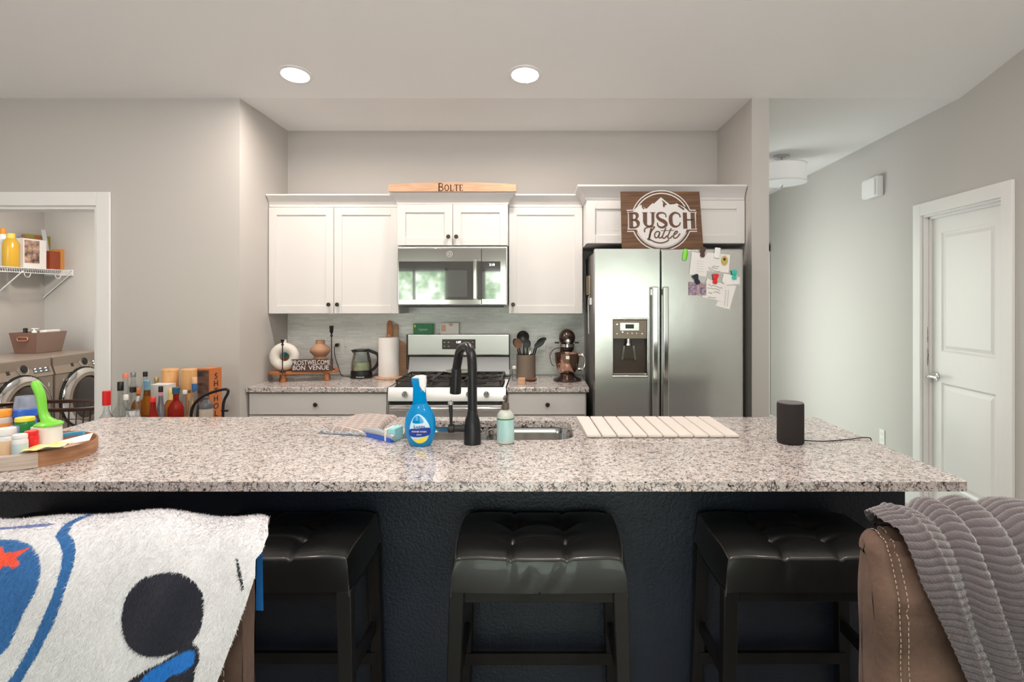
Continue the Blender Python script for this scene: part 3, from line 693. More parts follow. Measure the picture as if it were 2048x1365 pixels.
for px, py, r in ((1234, 649, .0035), (1245, 664.5, .0035), (1234, 668, .002), (1255, 667, .0018), (1264, 667, .0018), (1273, 667, .0018), (1284, 668, .0025)): m_.cyl((X(px, yf), yf-.0052, Z(py, yf)), r, .0014, 'Y', 10)
obj('indicator_dots', m_, M['digits'], fr)
zz = zm
obj('chute', MB().cyl((X(1258, yf), yf+.03, zm-.03), .016, .03, seg=16).lathe([(.024, 0), (.020, .012)], (X(1258, yf), yf+.03, zm-.042)), M['steel2'], fr)
pc = X(1259, yf)
obj('paddle', MB().prism([(pc-.024, zm-.045), (pc+.024, zm-.045), (pc+.034, zm-.125), (pc-.034, zm-.125)], yf+.035, yf+.042, 'Y'), dark, fr)
obj('paddle_frame', MB().prism([(pc-.034, zm-.045), (pc-.024, zm-.045), (pc-.034, zm-.13), (pc-.046, zm-.13)], yf+.025, yf+.05, 'Y').prism([(pc+.024, zm-.045), (pc+.034, zm-.045), (pc+.046, zm-.13), (pc+.034, zm-.13)], yf+.025, yf+.05, 'Y'), M['steel2'], fr)
obj('drip_tray', MB().box(ha+.004, hb-.004, yf+.002, yf+.055, hc+.004, hc+.012), M['steel2'], fr)
# ================================================================ ISLAND
IX0, IX1, IY0, IY1 = -2.075, 1.338, 1.83, 2.84
BF = 2.10                                                # island body's seating side
isl = thing('kitchen_island', 'long kitchen island base painted dark navy behind the bar stools', 'kitchen island', (-.4, 2.45, 0))
obj('body', MB().box(-2.04, 1.308, BF, 2.16, .0, .884).box(-2.04, 1.308, 2.16, 2.79, 0, .68).box(-2.04, -.60, 2.16, 2.79, .68, .884).box(.19, 1.308, 2.16, 2.79, .68, .884).box(-.60, .19, 2.77, 2.79, .68, .884), M['navy'], isl)
xs_k = np.linspace(-2.03, 1.30, 7)
for i_ in range(6):
    a, b = xs_k[i_]+.003, xs_k[i_+1]-.003
    obj('cabinet_front', MB().box(a, b, 2.791, 2.809, .12, .70, .002, 1).box(a, b, 2.791, 2.809, .705, .872, .002, 1), M['cab'], isl)
def rrect(x0, x1, y0, y1, r, k=6):
    out = []
    for cx, cy_, a in ((x1-r, y1-r, 0), (x0+r, y1-r, PI/2), (x0+r, y0+r, PI), (x1-r, y0+r, 1.5*PI)):
        for i in range(k+1): t = a+PI/2*i/k; out.append((cx+r*math.cos(t), cy_+r*math.sin(t)))
    return out
def slab_with_hole(outer, hole, z0, z1):
    bm = bmesh.new()
    def loop(p, z): 
        v = [bm.verts.new((a, b, z)) for a, b in p]; return v, [bm.edges.new((v[i], v[(i+1) % len(v)])) for i in range(len(v))]
    for z in (z0, z1):
        a, ea = loop(outer, z); b, eb = loop(hole, z)
        bmesh.ops.triangle_fill(bm, use_beauty=True, use_dissolve=False, edges=ea+eb)
        if z == z0: a0, b0 = a, b
    for P, Q in ((a0, a), (b0, b)):
        n = len(P)
        for i in range(n): bm.faces.new((P[i], P[(i+1) % n], Q[(i+1) % n], Q[i]))
    return bm
SKX0, SKX1, SKY0, SKY1 = -.565, .150, 2.375, 2.752
m_ = MB(); m_.add(slab_with_hole(rrect(IX0, IX1, IY0, IY1, .012, 3), rrect(SKX0, SKX1, SKY0, SKY1, .08), .885, .915))
one('island_countertop', m_, M['granite'], 'polished speckled granite slab on the kitchen island', 'countertop', origin=(0, 0, 0), ang=60)
sk = thing('kitchen_sink', 'undermount stainless steel double bowl sink in the island', 'sink', (-.2, 2.56, .7))
def basin(x0, x1):
    y0, y1 = SKY0-.012, SKY1+.012; z1 = .8845; prof = [(0, z1), (.006, z1-.004), (.012, z1-.03), (.02, z1-.15), (.035, z1-.175), (.07, z1-.185)]
    vs, fs = [], []; n = None
    for ins_, z in prof:
        r = rrect(x0+ins_, x1-ins_, y0+ins_, y1-ins_, .075-ins_*.3); n = len(r); vs += [(a, b, z) for a, b in r]
    for i in range(len(prof)-1):
        for k in range(n): fs.append((i*n+k, i*n+(k+1) % n, (i+1)*n+(k+1) % n, (i+1)*n+k))
    fs.append(tuple(range((len(prof)-1)*n, len(prof)*n)))
    return MB().raw(vs, fs)
xm = -.238
for a, b in ((SKX0-.012, xm-.01), (xm+.01, SKX1+.012)):
    bo = obj('bowl', basin(a, b), M['steel2'], sk)
    obj('drain', MB().lathe([(.045, .6995), (.045, .7015), (.03, .7012), (.002, .7003)], ((a+b)/2, 2.57, 0)), M['chrome'], bo)
obj('rim_flange', MB().box(xm-.0105, xm+.0105, SKY0-.01, SKY1+.01, .872, .884), M['steel2'], sk)
# faucet
fx, fy = X(945, 2.32), 2.315
fa = thing('faucet', 'tall matte black gooseneck pull down faucet on the island', 'faucet', (fx, fy, .915))
obj('base', MB().lathe([(.0345, .9155), (.034, .925), (.032, .985), (.028, 1.01), (.021, 1.03), (.0195, 1.045)], (fx, fy, 0)), M['blackm'], fa)
zt = Z(688, 2.36)
p = cr([(fx, fy, 1.04), (fx, fy, 1.15), (fx-.001, fy+.003, zt-.085), (fx-.008, fy+.02, zt-.035), (fx-.032, fy+.07, zt-.012), (fx-.066, fy+.14, zt-.035), (fx-.082, fy+.175, zt-.09), (fx-.088, fy+.185, zt-.12)], 7)
obj('spout', MB().tube(p, .0185, 16), M['blackm'], fa)
e = Vector((fx-.088, fy+.185, zt-.115)); dn = Vector((-.045, .02, -1)).normalized()
pts = [e+dn*k for k in (0, .002, .03, .09, .105, .108)]
obj('spray_head', MB().tube(pts, [.019, .021, .0225, .024, .024, .021], 16), M['blackm'], fa)
obj('spray_button', MB().tube([e+dn*.035+Vector((-.022, -.004, 0)), e+dn*.075+Vector((-.024, -.004, 0))], .007, 8), M['black'], fa)
hz_ = Z(857, 2.32)
obj('valve', MB().lathe([(.0145, 0), (.0145, -.048), (.018, -.05), (.018, -.07), (.014, -.073)], (fx-.022, fy, hz_), 'X', 20), M['blackm'], fa)
obj('lever', MB().tube([(fx-.083, fy, hz_+.014), (fx-.084, fy+.002, hz_+.05), (fx-.086, fy+.004, hz_+.092)], [.0055, .0065, .0085], 10), M['blackm'], fa)
obj('lever_tip', MB().lathe([(.003, 0), (.010, .003), (.011, .012), (.006, .018)], (fx-.086, fy+.004, hz_+.09), seg=14), M['chrome'], fa)

# spray bottle
bx, by, s0 = X(840, 2.28), 2.285, .00193
sb = thing('spray_bottle', 'blue dish spray bottle with white trigger beside the faucet', 'spray bottle', (bx, by, .915))
liq = mat('blue_liquid', (.0, .30, .72), .12, trans=.25, ior=1.3, coat=.5)
prof = [(.036, .9155), (.041, .918), (.050, .935), (.0585, .965), (.0605, .99), (.058, 1.018), (.050, 1.045), (.037, 1.066), (.0265, 1.082), (.0235, 1.10), (.022, 1.125), (.022, 1.13)]
obj('bottle', MB().lathe(prof, (bx, by, 0), seg=40, sy=.58), liq, sb)
def bz(pts): return [((a/8.03+640-840)*s0+bx, .915+(893-(740+b/8.03))*s0) for a, b in pts]
obj('neck_shroud', MB().prism(bz([(1470, 140), (1585, 145), (1592, 250), (1640, 340), (1688, 372), (1695, 470), (1695, 560), (1490, 560), (1498, 450), (1500, 300), (1480, 200)]), by-.017, by+.017, 'Y', .005), liq, sb)
obj('trigger', MB().prism(bz([(1470, 136), (1530, 100), (1620, 92), (1700, 102), (1706, 190), (1694, 300), (1690, 365), (1645, 340), (1600, 260), (1586, 148)]), by-.013, by+.013, 'Y', .004), M['white'], sb)
# label shield curved over the bottle front
def rad(z): return np.interp(z, [q[1] for q in prof], [q[0] for q in prof])
def wrap(px, py, off=.001):
    x = (px-840)*s0; z = .915+(893-py)*s0; r = rad(z); y = -math.sqrt(max(r*r-x*x, 0))*.58-off
    return (bx+x, by+y, z)
def patch(poly, off, mt, name, n=14):
    # fills a closed outline given in label px with a fan of rings that hug the bottle
    cx_ = sum(q[0] for q in poly)/len(poly); cy_ = sum(q[1] for q in poly)/len(poly)
    P = cr(poly, 4, True); vs = [wrap(cx_, cy_, off)]; fs = []; R = 5; k = len(P)
    for r in range(1, R+1):
        for q in P: vs.append(wrap(cx_+(q[0]-cx_)*r/R, cy_+(q[1]-cy_)*r/R, off))
    for i in range(k):
        fs.append((0, 1+i, 1+(i+1) % k))
        for r in range(R-1): a = 1+r*k; fs.append((a+i, a+k+i, a+k+(i+1) % k, a+(i+1) % k))
    return obj(name, MB().raw(vs, fs), mt, sb)
patch([(838, 827), (850, 833), (860, 848), (861, 862), (856, 878), (845, 885), (834, 883), (824, 872), (822, 856), (827, 838)], .0012, mat('label_rim', (.55, .75, .85), .4), 'label')
patch([(822, 857), (840, 855), (861, 854), (861, 868), (840, 872), (823, 870)], .0022, mat('label_navy', (.01, .04, .30), .4), 'label_band')
patch([(830, 877), (842, 876), (857, 871), (853, 881), (845, 884), (836, 883)], .0024, M['yellow'], 'label_yellow')
patch([(838, 829), (846, 834), (850, 843), (838, 845), (828, 843), (831, 834)], .0022, liq, 'label_drop')
yl = by-.058*.58-.0045
text('Luzza', .019, mat('label_ink', (.02, .02, .25), .5), sb, (bx+.004, yl, .915+(893-851)*s0), 'label_name', sx=1.05)
text('POWER WASH', .0085, M['white'], sb, (bx+.003, yl, .915+(893-861)*s0), 'label_words')
text('SPRAY', .007, M['white'], sb, (bx+.003, yl, .915+(893-867)*s0), 'label_words')

# hand soap
sx_, sy_ = X(1011, 2.33), 2.33
so = thing('soap_bottle', 'clear hand soap bottle with teal label and dark pump beside the sink', 'soap bottle', (sx_, sy_, .915))
obj('bottle', MB().lathe([(.030, .9155), (.034, .919), (.034, 1.02), (.032, 1.03), (.022, 1.042), (.014, 1.046)], (sx_, sy_, 0)), mat('frosted_plastic', (.78, .82, .76), .25, trans=.3), so)
obj('label', MB().lathe([(.0346, .928), (.0346, 1.012)], (sx_, sy_, 0), cap=False), mat('teal_label', (.33, .55, .55), .5, var=(30, (1, 1, .3), (.43, .64, .64))), so)
obj('label_rule', MB().lathe([(.0349, 1.010), (.0349, 1.015)], (sx_, sy_, 0), cap=False), M['dgreen'], so)
pb = mat('pump_brown', (.10, .075, .06), .4)
obj('pump_collar', MB().lathe([(.0135, 1.0465), (.0145, 1.05), (.0145, 1.068), (.011, 1.075)], (sx_, sy_, 0)), pb, so)
obj('pump_head', MB().cyl((sx_, sy_, 1.075), .0045, .018, seg=10).tube([(sx_, sy_+.006, 1.096), (sx_, sy_-.012, 1.098), (sx_-.004, sy_-.035, 1.094)], [.007, .007, .0045], 10), pb, so)

# folded tea towel
tx = thing('tea_towel', 'folded taupe honeycomb pattern tea towel lying left of the sink', 'towel', (-.8, 2.65, .915))
def honey():
    m = bpy.data.materials.new('honeycomb_cloth'); m.use_nodes = True; t = m.node_tree; p = t.nodes['Principled BSDF']; L = t.links.new
    co = N(t, 'ShaderNodeTexCoord'); mp = N(t, 'ShaderNodeMapping'); mp.inputs['Rotation'].default_value = (0, 0, .5); L(co.outputs['Object'], mp.inputs[0])
    v = N(t, 'ShaderNodeTexBrick'); v.inputs['Scale'].default_value = 1; v.inputs['Brick Width'].default_value = .045; v.inputs['Row Height'].default_value = .032; v.inputs['Mortar Size'].default_value = .0018
    v.inputs['Color1'].default_value = (.33, .27, .25, 1); v.inputs['Color2'].default_value = (.36, .30, .28, 1); v.inputs['Mortar'].default_value = (.66, .60, .57, 1)
    L(mp.outputs[0], v.inputs[0]); L(v.outputs[0], p.inputs['Base Color']); p.inputs['Roughness'].default_value = .95
    return m
q = [(-.905, 2.52), (-.675, 2.44), (-.672, 2.82), (-.885, 2.825)]
def tw(u, v, z0=.918, th=.02):
    a = np.array(q[0])*(1-u)+np.array(q[1])*u; b = np.array(q[3])*(1-u)+np.array(q[2])*u; c = a*(1-v)+b*v
    e = min(1, min(u, 1-u)*14)*min(1, min(v, 1-v)*18)
    return (c[0]+.006*math.sin(v*9), c[1]+.004*math.sin(u*8), z0+th*e**.5+.0025*math.sin(u*7+v*5))
obj('cloth', MB().grid(lambda u, v: tw(u, v), 30, 30).grid(lambda u, v: (tw(u, v)[0], tw(u, v)[1], .9156), 4, 4), honey(), tx)
m_ = MB().tube([(-.925+.235*k/12, 2.495-.060*k/12+.004*math.sin(k*1.9), .922) for k in range(13)], .007, 8)
obj('woven_hem', m_, mat('blue_grey_hem', (.16, .19, .26), .9, var=(90, (1, 1, 1), (.55, .57, .6))), tx)
# dish brush
db = thing('dish_brush', 'clear handled dish wand with blue base and teal sponge head', 'dish brush', (-.66, 2.42, .915))
P0, P1 = Vector((X(730, 2.46), 2.46, .925)), Vector((X(788, 2.33), 2.33, .922))
def seg(a, b, w, h, z0):
    d = (b-a); d.z = 0; n = Vector((-d.y, d.x, 0)).normalized()*w/2
    vs = [a+n, a-n, b-n, b+n]; vs = [Vector((v.x, v.y, z0)) for v in vs]+[Vector((v.x, v.y, z0+h)) for v in vs]
    return vs, [(0, 3, 2, 1), (4, 5, 6, 7), (0, 1, 5, 4), (1, 2, 6, 5), (2, 3, 7, 6), (3, 0, 4, 7)]
obj('handle', MB().tube([tuple(P0.lerp(P1, k/8)+Vector((0, 0, .018*math.sin(PI*(k/8))*.4+.012))) for k in range(9)], [.008, .013, .014, .014, .014, .013, .012, .012, .010], 10), mat('frosted_handle', (.62, .66, .75), .2, trans=.4), db)
obj('blue_base', MB().raw(*seg(P0.lerp(P1, .1), P0.lerp(P1, .95), .022, .016, .9155)), M['blue'], db)
c0 = Vector((X(779, 2.37), 2.385, 0))
m_ = MB().box(c0.x-.007, c0.x+.006, c0.y-.04, c0.y+.035, .9155, .965, .004).rot(-.25, 'Z', c0)
obj('scrub_pad', m_, M['cream'], db)
c1 = c0+Vector((.022, .001, 0))
obj('sponge', MB().box(c1.x-.016, c1.x+.018, c1.y-.038, c1.y+.034, .9155, .968, .006).rot(-.25, 'Z', c0), mat('sponge_teal', (.30, .62, .66), .9, bump=(300, .5, .002)), db)

# slatted drying mat
dm = thing('drying_mat', 'cream slatted stone drying mat on the island near the refrigerator', 'drying mat', (.5, 2.6, .915))
bk = [X(1152, 2.79), X(1421, 2.79)]; ft = [X(1173, 2.405), X(1480, 2.405)]
ms = mat('diatom_cream', (.70, .64, .60), .85, bump=(200, .1, .001))
obj('base_cloth', MB().raw([(ft[0], 2.41, .9155), (ft[1], 2.41, .9155), (bk[1], 2.79, .9155), (bk[0]-.01, 2.79, .9155), (ft[0], 2.41, .9185), (ft[1], 2.41, .9185), (bk[1], 2.79, .9185), (bk[0]-.01, 2.79, .9185)],
    [(3, 2, 1, 0), (4, 5, 6, 7), (0, 1, 5, 4), (1, 2, 6, 5), (2, 3, 7, 6), (3, 0, 4, 7)]), M['grey'], dm)
for k in range(10):
    a, b = k/10+.0045, (k+1)/10-.0045
    xs = [ft[0]+(ft[1]-ft[0])*a, ft[0]+(ft[1]-ft[0])*b, bk[0]+(bk[1]-bk[0])*b, bk[0]+(bk[1]-bk[0])*a]
    m_ = MB().prism([(xs[0], 2.405), (xs[1], 2.405), (xs[2], 2.79), (xs[3], 2.79)], .919, .929, 'Z')
    bmesh.ops.bevel(m_.bm, geom=list(m_.bm.edges), offset=.002, segments=2, affect='EDGES')
    obj('slat', m_, ms, dm)
# smart speaker and its cord
px_, py_ = X(1584, 2.315), 2.33
sp = thing('smart_speaker', 'dark fabric cylinder speaker standing alone at the right of the island', 'speaker', (px_, py_, .915))
obj('body', MB().lathe([(.045, .9155), (.049, .918), (.0505, .925), (.0505, 1.068), (.049, 1.073)], (px_, py_, 0), seg=40), mat('charcoal_mesh', (.018, .014, .014), .85, bump=(500, .8, .002)), sp)
obj('top_plate', MB().lathe([(.049, 1.0735), (.0485, 1.076), (.03, 1.0765), (.002, 1.0765)], (px_, py_, 0), seg=40), mat('speaker_top', (.12, .115, .115), .35), sp)
pts = cr([(px_+.051, py_+.01, .922), (X(1650, 2.34), 2.34, .9185), (X(1700, 2.375), 2.375, .9185), (1.30, 2.39, .9195), (1.338, 2.39, .921), (1.352, 2.388, .905), (1.355, 2.387, .80), (1.354, 2.39, .5)], 6)
one('speaker_cord', MB().tube(pts, .0022, 8), M['black'], 'thin black power cord running from the speaker over the island edge', 'cord')

# ---- wooden tray at the left end of the island and what stands in it
tcx, tcy = -1.845, 2.12; rx, ry = .222, .20
tr = thing('serving_tray', 'oval rimmed wooden tray at the left end of the island', 'tray', (tcx, tcy, .915))
prof = [(.90, .9155), (.985, .9155), (1, .925), (1, .962), (.99, .966), (.975, .964), (.965, .93), (.05, .927)]
m_ = MB().lathe([(r*rx, z) for r, z in prof], (tcx, tcy, 0), seg=56, sy=ry/rx)
obj('tray_body', m_, M['twood'], tr)
ZT = .9275
# white-washed rim segment at the front left
m_ = MB(); aa = np.linspace(-PI*.56, -PI*.235, 16)
vs = []; 
for a in aa:
    for r, z in ((1.010, .9165), (1.011, .962), (.985, .9675)): vs.append((tcx+rx*r*math.cos(a), tcy+ry*r*math.sin(a), z))
m_.raw(vs, [(i*3+k, i*3+k+1, (i+1)*3+k+1, (i+1)*3+k) for i in range(15) for k in range(2)])
obj('pale_stave', m_, M['wwood'], tr, label='paler whitewashed stave in the rim')
# lint roller
lr = thing('lint_roller', 'lint roller standing on its cream roll with lime green handle up', 'lint roller', (-1.73, 2.06, ZT))
lx, ly = X(96, 2.1), 2.10
ly = 2.10
m_ = MB().cyl((lx, ly, ZT+.001), .044, .105, seg=36, bev=.002).rotall(-.05, 'Y', (lx, ly, ZT))
obj('paper_roll', m_, M['cream'], lr)
pts = cr([(lx+.012, ly, ZT+.098), (lx-.006, ly, ZT+.125), (lx-.018, ly, ZT+.155), (lx-.026, ly, ZT+.21), (lx-.042, ly, ZT+.25), (lx-.047, ly, ZT+.262)], 5)
k = len(pts); rr = [float(np.interp(i/(k-1), [0, .12, .22, .4, .6, .8, .93, 1], [.040, .030, .019, .016, .0175, .018, .014, .011])) for i in range(k)]
obj('handle', MB().tube(pts, rr, 14, flat=.75), M['green'], lr)
obj('collar', MB().lathe([(.043, 0), (.043, .006), (.034, .013), (.01, .018)], (lx+.008, ly, ZT+.105)).rotall(-.05, 'Y', (lx, ly, ZT)), M['green'], lr)
def jar(name, label, px, d, ztop, r, mb_, ml, lidh, cat='jar', z0=ZT+.001, lab=None, lr_=None, group=None, neck=None):
    x = X(px, d); t = thing(name, label, cat, (x, d, z0), group)
    zb = ztop-lidh; lr2 = lr_ or r*.95
    obj('body', MB().lathe([(r*.93, z0), (r, z0+.005), (r, zb-.012), (r*.93, zb-.004), (lr2*.9, zb-.0005)], (x, d, 0), seg=24), mb_, t)
    obj('lid', MB().lathe([(lr2, zb), (lr2, ztop-.003), (lr2*.94, ztop), (.002, ztop)], (x, d, 0), seg=24), ml, t)
    if lab: obj('label', MB().lathe([(r*1.012, z0+(zb-z0)*.15), (r*1.012, z0+(zb-z0)*.8)], (x, d, 0), cap=False, seg=24), lab, t)
    return t
clearblue = mat('blue_tint_cup', (.55, .62, .85), .12, trans=.6, ior=1.3)
# detergent-style bottle with a clear blue measuring cup upside down on top
bx2, bd = X(50, 2.25), 2.25
t = thing('measuring_cup_bottle', 'blue bottle capped by a clear blue measuring cup behind the jars', 'bottle', (bx2, bd, ZT))
obj('bottle', MB().lathe([(.034, ZT+.001), (.036, ZT+.006), (.036, ZT+.09), (.03, ZT+.105), (.028, ZT+.11)], (bx2, bd, 0), seg=24), M['blue'], t)
obj('blue_ring', MB().lathe([(.038, ZT+.11), (.041, ZT+.112), (.040, ZT+.135), (.036, ZT+.138)], (bx2, bd, 0), seg=28), M['blue'], t)
obj('cup', MB().lathe([(.035, ZT+.1385), (.030, ZT+.182), (.028, ZT+.185), (.002, ZT+.185)], (bx2, bd, 0), seg=28), clearblue, t)
orx = mat('orange_contents', (.75, .30, .10), .4)
jar('supplement_jar', 'clear jar with bright orange lid at the left edge of the photo', 5, 2.2, Z(820, 2.2), .030, mat('jar_pink', (.62, .52, .48), .3), M['orange'], .024, lab=orx)
jar('gel_jar', 'green jar with a yellow lid behind the red tub', 50, 2.13, Z(835, 2.13), .031, M['dgreen'], M['yellow'], .013)
jar('candy_tub', 'small red tub beside the lint roller', 63, 2.035, Z(862, 2.035), .021, M['red'], M['red'], .012)
jar('vitamin_bottle', 'white vitamin bottle with orange band and white cap', 12, 2.02, Z(857, 2.02), .030, M['white'], M['white'], .022, 'bottle', lab=mat('label_peach', (.85, .62, .40), .5))
jar('pill_bottle', 'slim pale blue and white pill bottle in front of the tray', 40, 1.985, Z(869, 1.985), .022, M['white'], M['white'], .012, 'bottle', lab=mat('pale_blue_label', (.55, .68, .74), .5))
jar('small_medicine_bottle', 'small blue and purple medicine bottle behind the slim pill bottle', 30, 2.10, Z(852, 2.10), .017, mat('periwinkle', (.25, .28, .68), .4), mat('periwinkle_lid', (.35, .38, .75), .4), .02, 'bottle')
def flat(name, label, cat, pts, z, th, m, tilt=0, **k):
    mb = MB().prism(pts, z, z+th, 'Z')
    return one(name, mb, m, label, cat, **k)
# envelopes, blue packet, yellow packet
q_ = [(X(186, 2.19), 2.19, .984), (X(179, 2.07), 2.07, .986), (X(60, 1.985), 1.985, .969), (X(76, 2.045), 2.045, .969)]
m_ = MB().raw(q_+[(a, b, c+.0025) for a, b, c in q_], [(3, 2, 1, 0), (4, 5, 6, 7), (0, 1, 5, 4), (1, 2, 6, 5), (2, 3, 7, 6), (3, 0, 4, 7)])
one('envelope', m_, M['paper'], 'white envelope lying over the right rim of the wooden tray', 'envelope')
m_ = MB().prism([(-1.83, 1.975), (-1.73, 1.99), (-1.70, 2.05), (-1.80, 2.06)], .929, .932, 'Z')
one('folded_paper', m_, M['cream'], 'folded white paper lying flat in the wooden tray beneath the envelope', 'paper')
m_ = MB().box(-1.80, -1.705, 2.215, 2.227, .967, .982, .003).rot(-.12, 'Y', (-1.75, 2.22, .972))
one('blue_packet', m_, mat('sky_blue', (.10, .42, .75), .4), 'narrow light blue packet behind the lint roller', 'packet')
def yp(u, v):
    a = Vector((-1.715, 1.955)).lerp(Vector((-1.60, 2.0)), u); n = Vector((-.015, .05))
    return (a.x+n.x*v+.004*math.sin(9*u), a.y+n.y*v, .9745+.010*math.sin(PI*u)**.4*math.sin(PI*v)**.5+.003*math.sin(13*u+7*v)+.012*u)
one('snack_packet', MB().grid(yp, 24, 12).grid(lambda u, v: (yp(u, v)[0], yp(u, v)[1], .9735+.012*u), 6, 4), mat('yellow_wrapper', (.85, .68, .16), .2, var=(25, (1, 1, 1), (.92, .82, .52))), 'crinkled yellow packet at the front of the wooden tray', 'packet')

# ================================================================ STOOLS
SW, SD = .255, .165                                        # half width and depth of the cushion top
def stool(cx, cyy, label):
    t = thing('bar_stool', label, 'bar stool', (cx, cyy, 0), 'black tufted bar stools at the island')
    ztop = .720
    B = [(-.083, -.052), (.083, -.052), (-.083, .052), (.083, .052)]
    def topz(x, y):
        u, v = x/SW, y/SD
        z = ztop+.010*u*u+.022
        z -= .020*abs(u)**7+(.030*abs(v)**3.5 if v < 0 else .010*v**8)
        puff = 0
        for bx, by in B: 
            r2 = (x-bx)**2+(y-by)**2; z -= .017*math.exp(-r2/.0006)+.010*math.exp(-r2/.0035)
        for bx in (-.083, .083): z -= .008*math.exp(-((x-bx)/.008)**2)
        for by in (-.052, .052): z -= .007*math.exp(-((y-by)/.009)**2)*(1 if abs(x) < .083 else math.exp(-((abs(x)-.083)/.05)**2))
        return z
    def sq(u, v):                                         # rounded-rectangle plan
        x, y = (2*u-1), (2*v-1); k = 1-.035*(x*x*y*y)
        return x*SW*k, y*SD*k
    n1, n2 = 74, 50
    m = MB().grid(lambda u, v: (sq(u, v)[0], sq(u, v)[1], topz(*sq(u, v))), n1, n2)
    per = [sq(i/(n1-1), 0) for i in range(n1)]+[sq(1, j/(n2-1)) for j in range(1, n2)]+[sq(i/(n1-1), 1) for i in range(n1-2, -1, -1)]+[sq(0, j/(n2-1)) for j in range(n2-2, 0, -1)]
    K = len(per); zb = .618; rings = []
    for w in (0, .06, .2, .4, .6, .8, .93, 1):
        ring = []
        for i, (x, y) in enumerate(per):
            z1 = topz(x, y); bul = 1+.055*w**.7+.012*math.sin(PI*w)
            wr = .0022*math.sin(i*.55+w*3)*math.exp(-((abs(x)-.04)/.06)**2)*math.sin(PI*w)
            e = 0 if w < .93 else -.006*(w-.93)/.07
            ring.append((x*(bul)+(e if x > 0 else -e), y*(1+.07*w**.7+.015*math.sin(PI*w))+wr, z1+(zb-z1)*w))
        rings.append(ring)
    vs = [p for r in rings for p in r]; fs = [(a*K+i, a*K+(i+1) % K, (a+1)*K+(i+1) % K, (a+1)*K+i) for a in range(len(rings)-1) for i in range(K)]
    fs.append(tuple((len(rings)-1)*K+i for i in range(K)))
    m.raw(vs, fs)
    for v in m.bm.verts: v.co += Vector((cx, cyy, 0))
    bmesh.ops.remove_doubles(m.bm, verts=list(m.bm.verts), dist=1e-4)
    s = obj('seat', m, M['leather'], t, ang=50)
    obj('piping', MB().tube([(x*1.004+cx, y*1.004+cyy, topz(x, y)-.001) for x, y in per], .0024, 6, True), M['leathertrim'], s)
    for a, b in ((-1, -1), (1, -1), (-1, 1), (1, 1)):
        m = MB(); m.tube([(cx+a*SW*(.967+.053*w**.7), cyy+b*SD*(.967+.07*w**.7), topz(a*SW*.965, b*SD*.965)+(zb-topz(SW, SD))*w) for w in (0, .2, .5, .8, 1)], .0026, 6)
        obj('corner_seam', m, M['leathertrim'], s)
    for bx, by in B:
        obj('button', MB().lathe([(.002, .006), (.009, .005), (.0115, .001), (.008, -.003)], (cx+bx, cyy+by, topz(bx, by)+.002), seg=14), M['leathertrim'], t)
    obj('seat_frame', MB().box(cx-SW+.01, cx+SW-.01, cyy-SD+.01, cyy+SD-.01, .58, .6175, .003), M['bwood'], t)
    for a in (-1, 1):
        for b in (-1, 1):
            x1, y1 = cx+a*(SW-.013), cyy+b*(SD-.016); x0, y0 = cx+a*(SW+.006), cyy+b*(SD+.0)
            w = .022; q = []
            for (xx, yy, zz, ww) in ((x0, y0, 0, w*.85), (x1, y1, .62, w)):
                q += [(xx-ww, yy-ww, zz), (xx+ww, yy-ww, zz), (xx+ww, yy+ww, zz), (xx-ww, yy+ww, zz)]
            m = MB().raw(q, [(3, 2, 1, 0), (4, 5, 6, 7), (0, 1, 5, 4), (1, 2, 6, 5), (2, 3, 7, 6), (3, 0, 4, 7)])
            bmesh.ops.bevel(m.bm, geom=list(m.bm.edges), offset=.003, segments=1, affect='EDGES')
            obj('leg', m, M['bwood'], t)
    for (x0, x1, y0, y1, z) in ((-SW, SW, SD-.03, SD-.012, .235), (-SW, SW, -SD+.002, -SD+.02, .30), (-SW+.0, -SW+.018, -SD, SD, .345), (SW-.018, SW, -SD, SD, .345)):
        obj('stretcher', MB().box(cx+x0, cx+x1, cyy+y0, cyy+y1, z-.02, z+.02, .002), M['bwood'], t)
    return t
stool(.004, 1.905, 'black tufted bar stool standing alone at the centre of the island')
stool(.815, 1.91, 'black tufted bar stool at right, partly behind the brown recliner')
stool(-.815, 1.91, 'black tufted bar stool between the printed blanket and the centre stool')
stool(-1.545, 1.905, 'black tufted bar stool at far left, mostly hidden by the printed blanket')

# ================================================================ BACK COUNTER
ZC = .9155
bc = Vector((-1.64, 4.15, 0)); ang = .30
fb = thing('footed_board', 'orange wooden footed serving board on the counter left of the kettle', 'serving board', (bc.x, bc.y, ZC))
n = 40; el = [(bc.x+.233*math.copysign(abs(math.cos(a))**.8, math.cos(a)), bc.y+.085*math.copysign(abs(math.sin(a))**.8, math.sin(a))) for a in np.linspace(0, 2*PI, n, endpoint=False)]
obj('board', MB().prism(el, .966, .986, 'Z', .003).rotall(ang, 'Z', bc), M['owood'], fb)
for a, b in ((-.13, -.045), (.15, -.045), (-.15, .045), (.15, .045)):
    obj('foot', MB().lathe([(.022, ZC), (.022, ZC+.01), (.017, ZC+.02), (.018, .966)], (bc.x+a, bc.y+b, 0), seg=16).rotall(ang, 'Z', bc), M['owood'], fb)
ZB = .9865
dvx, dvd = X(569, 4.15), 4.10; dvx = X(569, dvd)
dv = thing('donut_vase', 'cream ring shaped donut vase on the footed board', 'vase', (dvx, dvd, ZB)); rz = ZB+.098
m_ = MB().tube([(dvx+.064*math.cos(a), dvd+.012*math.cos(a), rz+.064*math.sin(a)) for a in np.linspace(0, 2*PI, 44, endpoint=False)], .0335, 18, True)
obj('ring_body', m_, M['cream'], dv)
obj('neck', MB().lathe([(.019, rz+.088), (.014, rz+.10), (.0125, rz+.112), (.015, rz+.118), (.012, rz+.119), (.010, rz+.11)], (dvx+.001, dvd, 0), seg=20), M['cream'], dv)
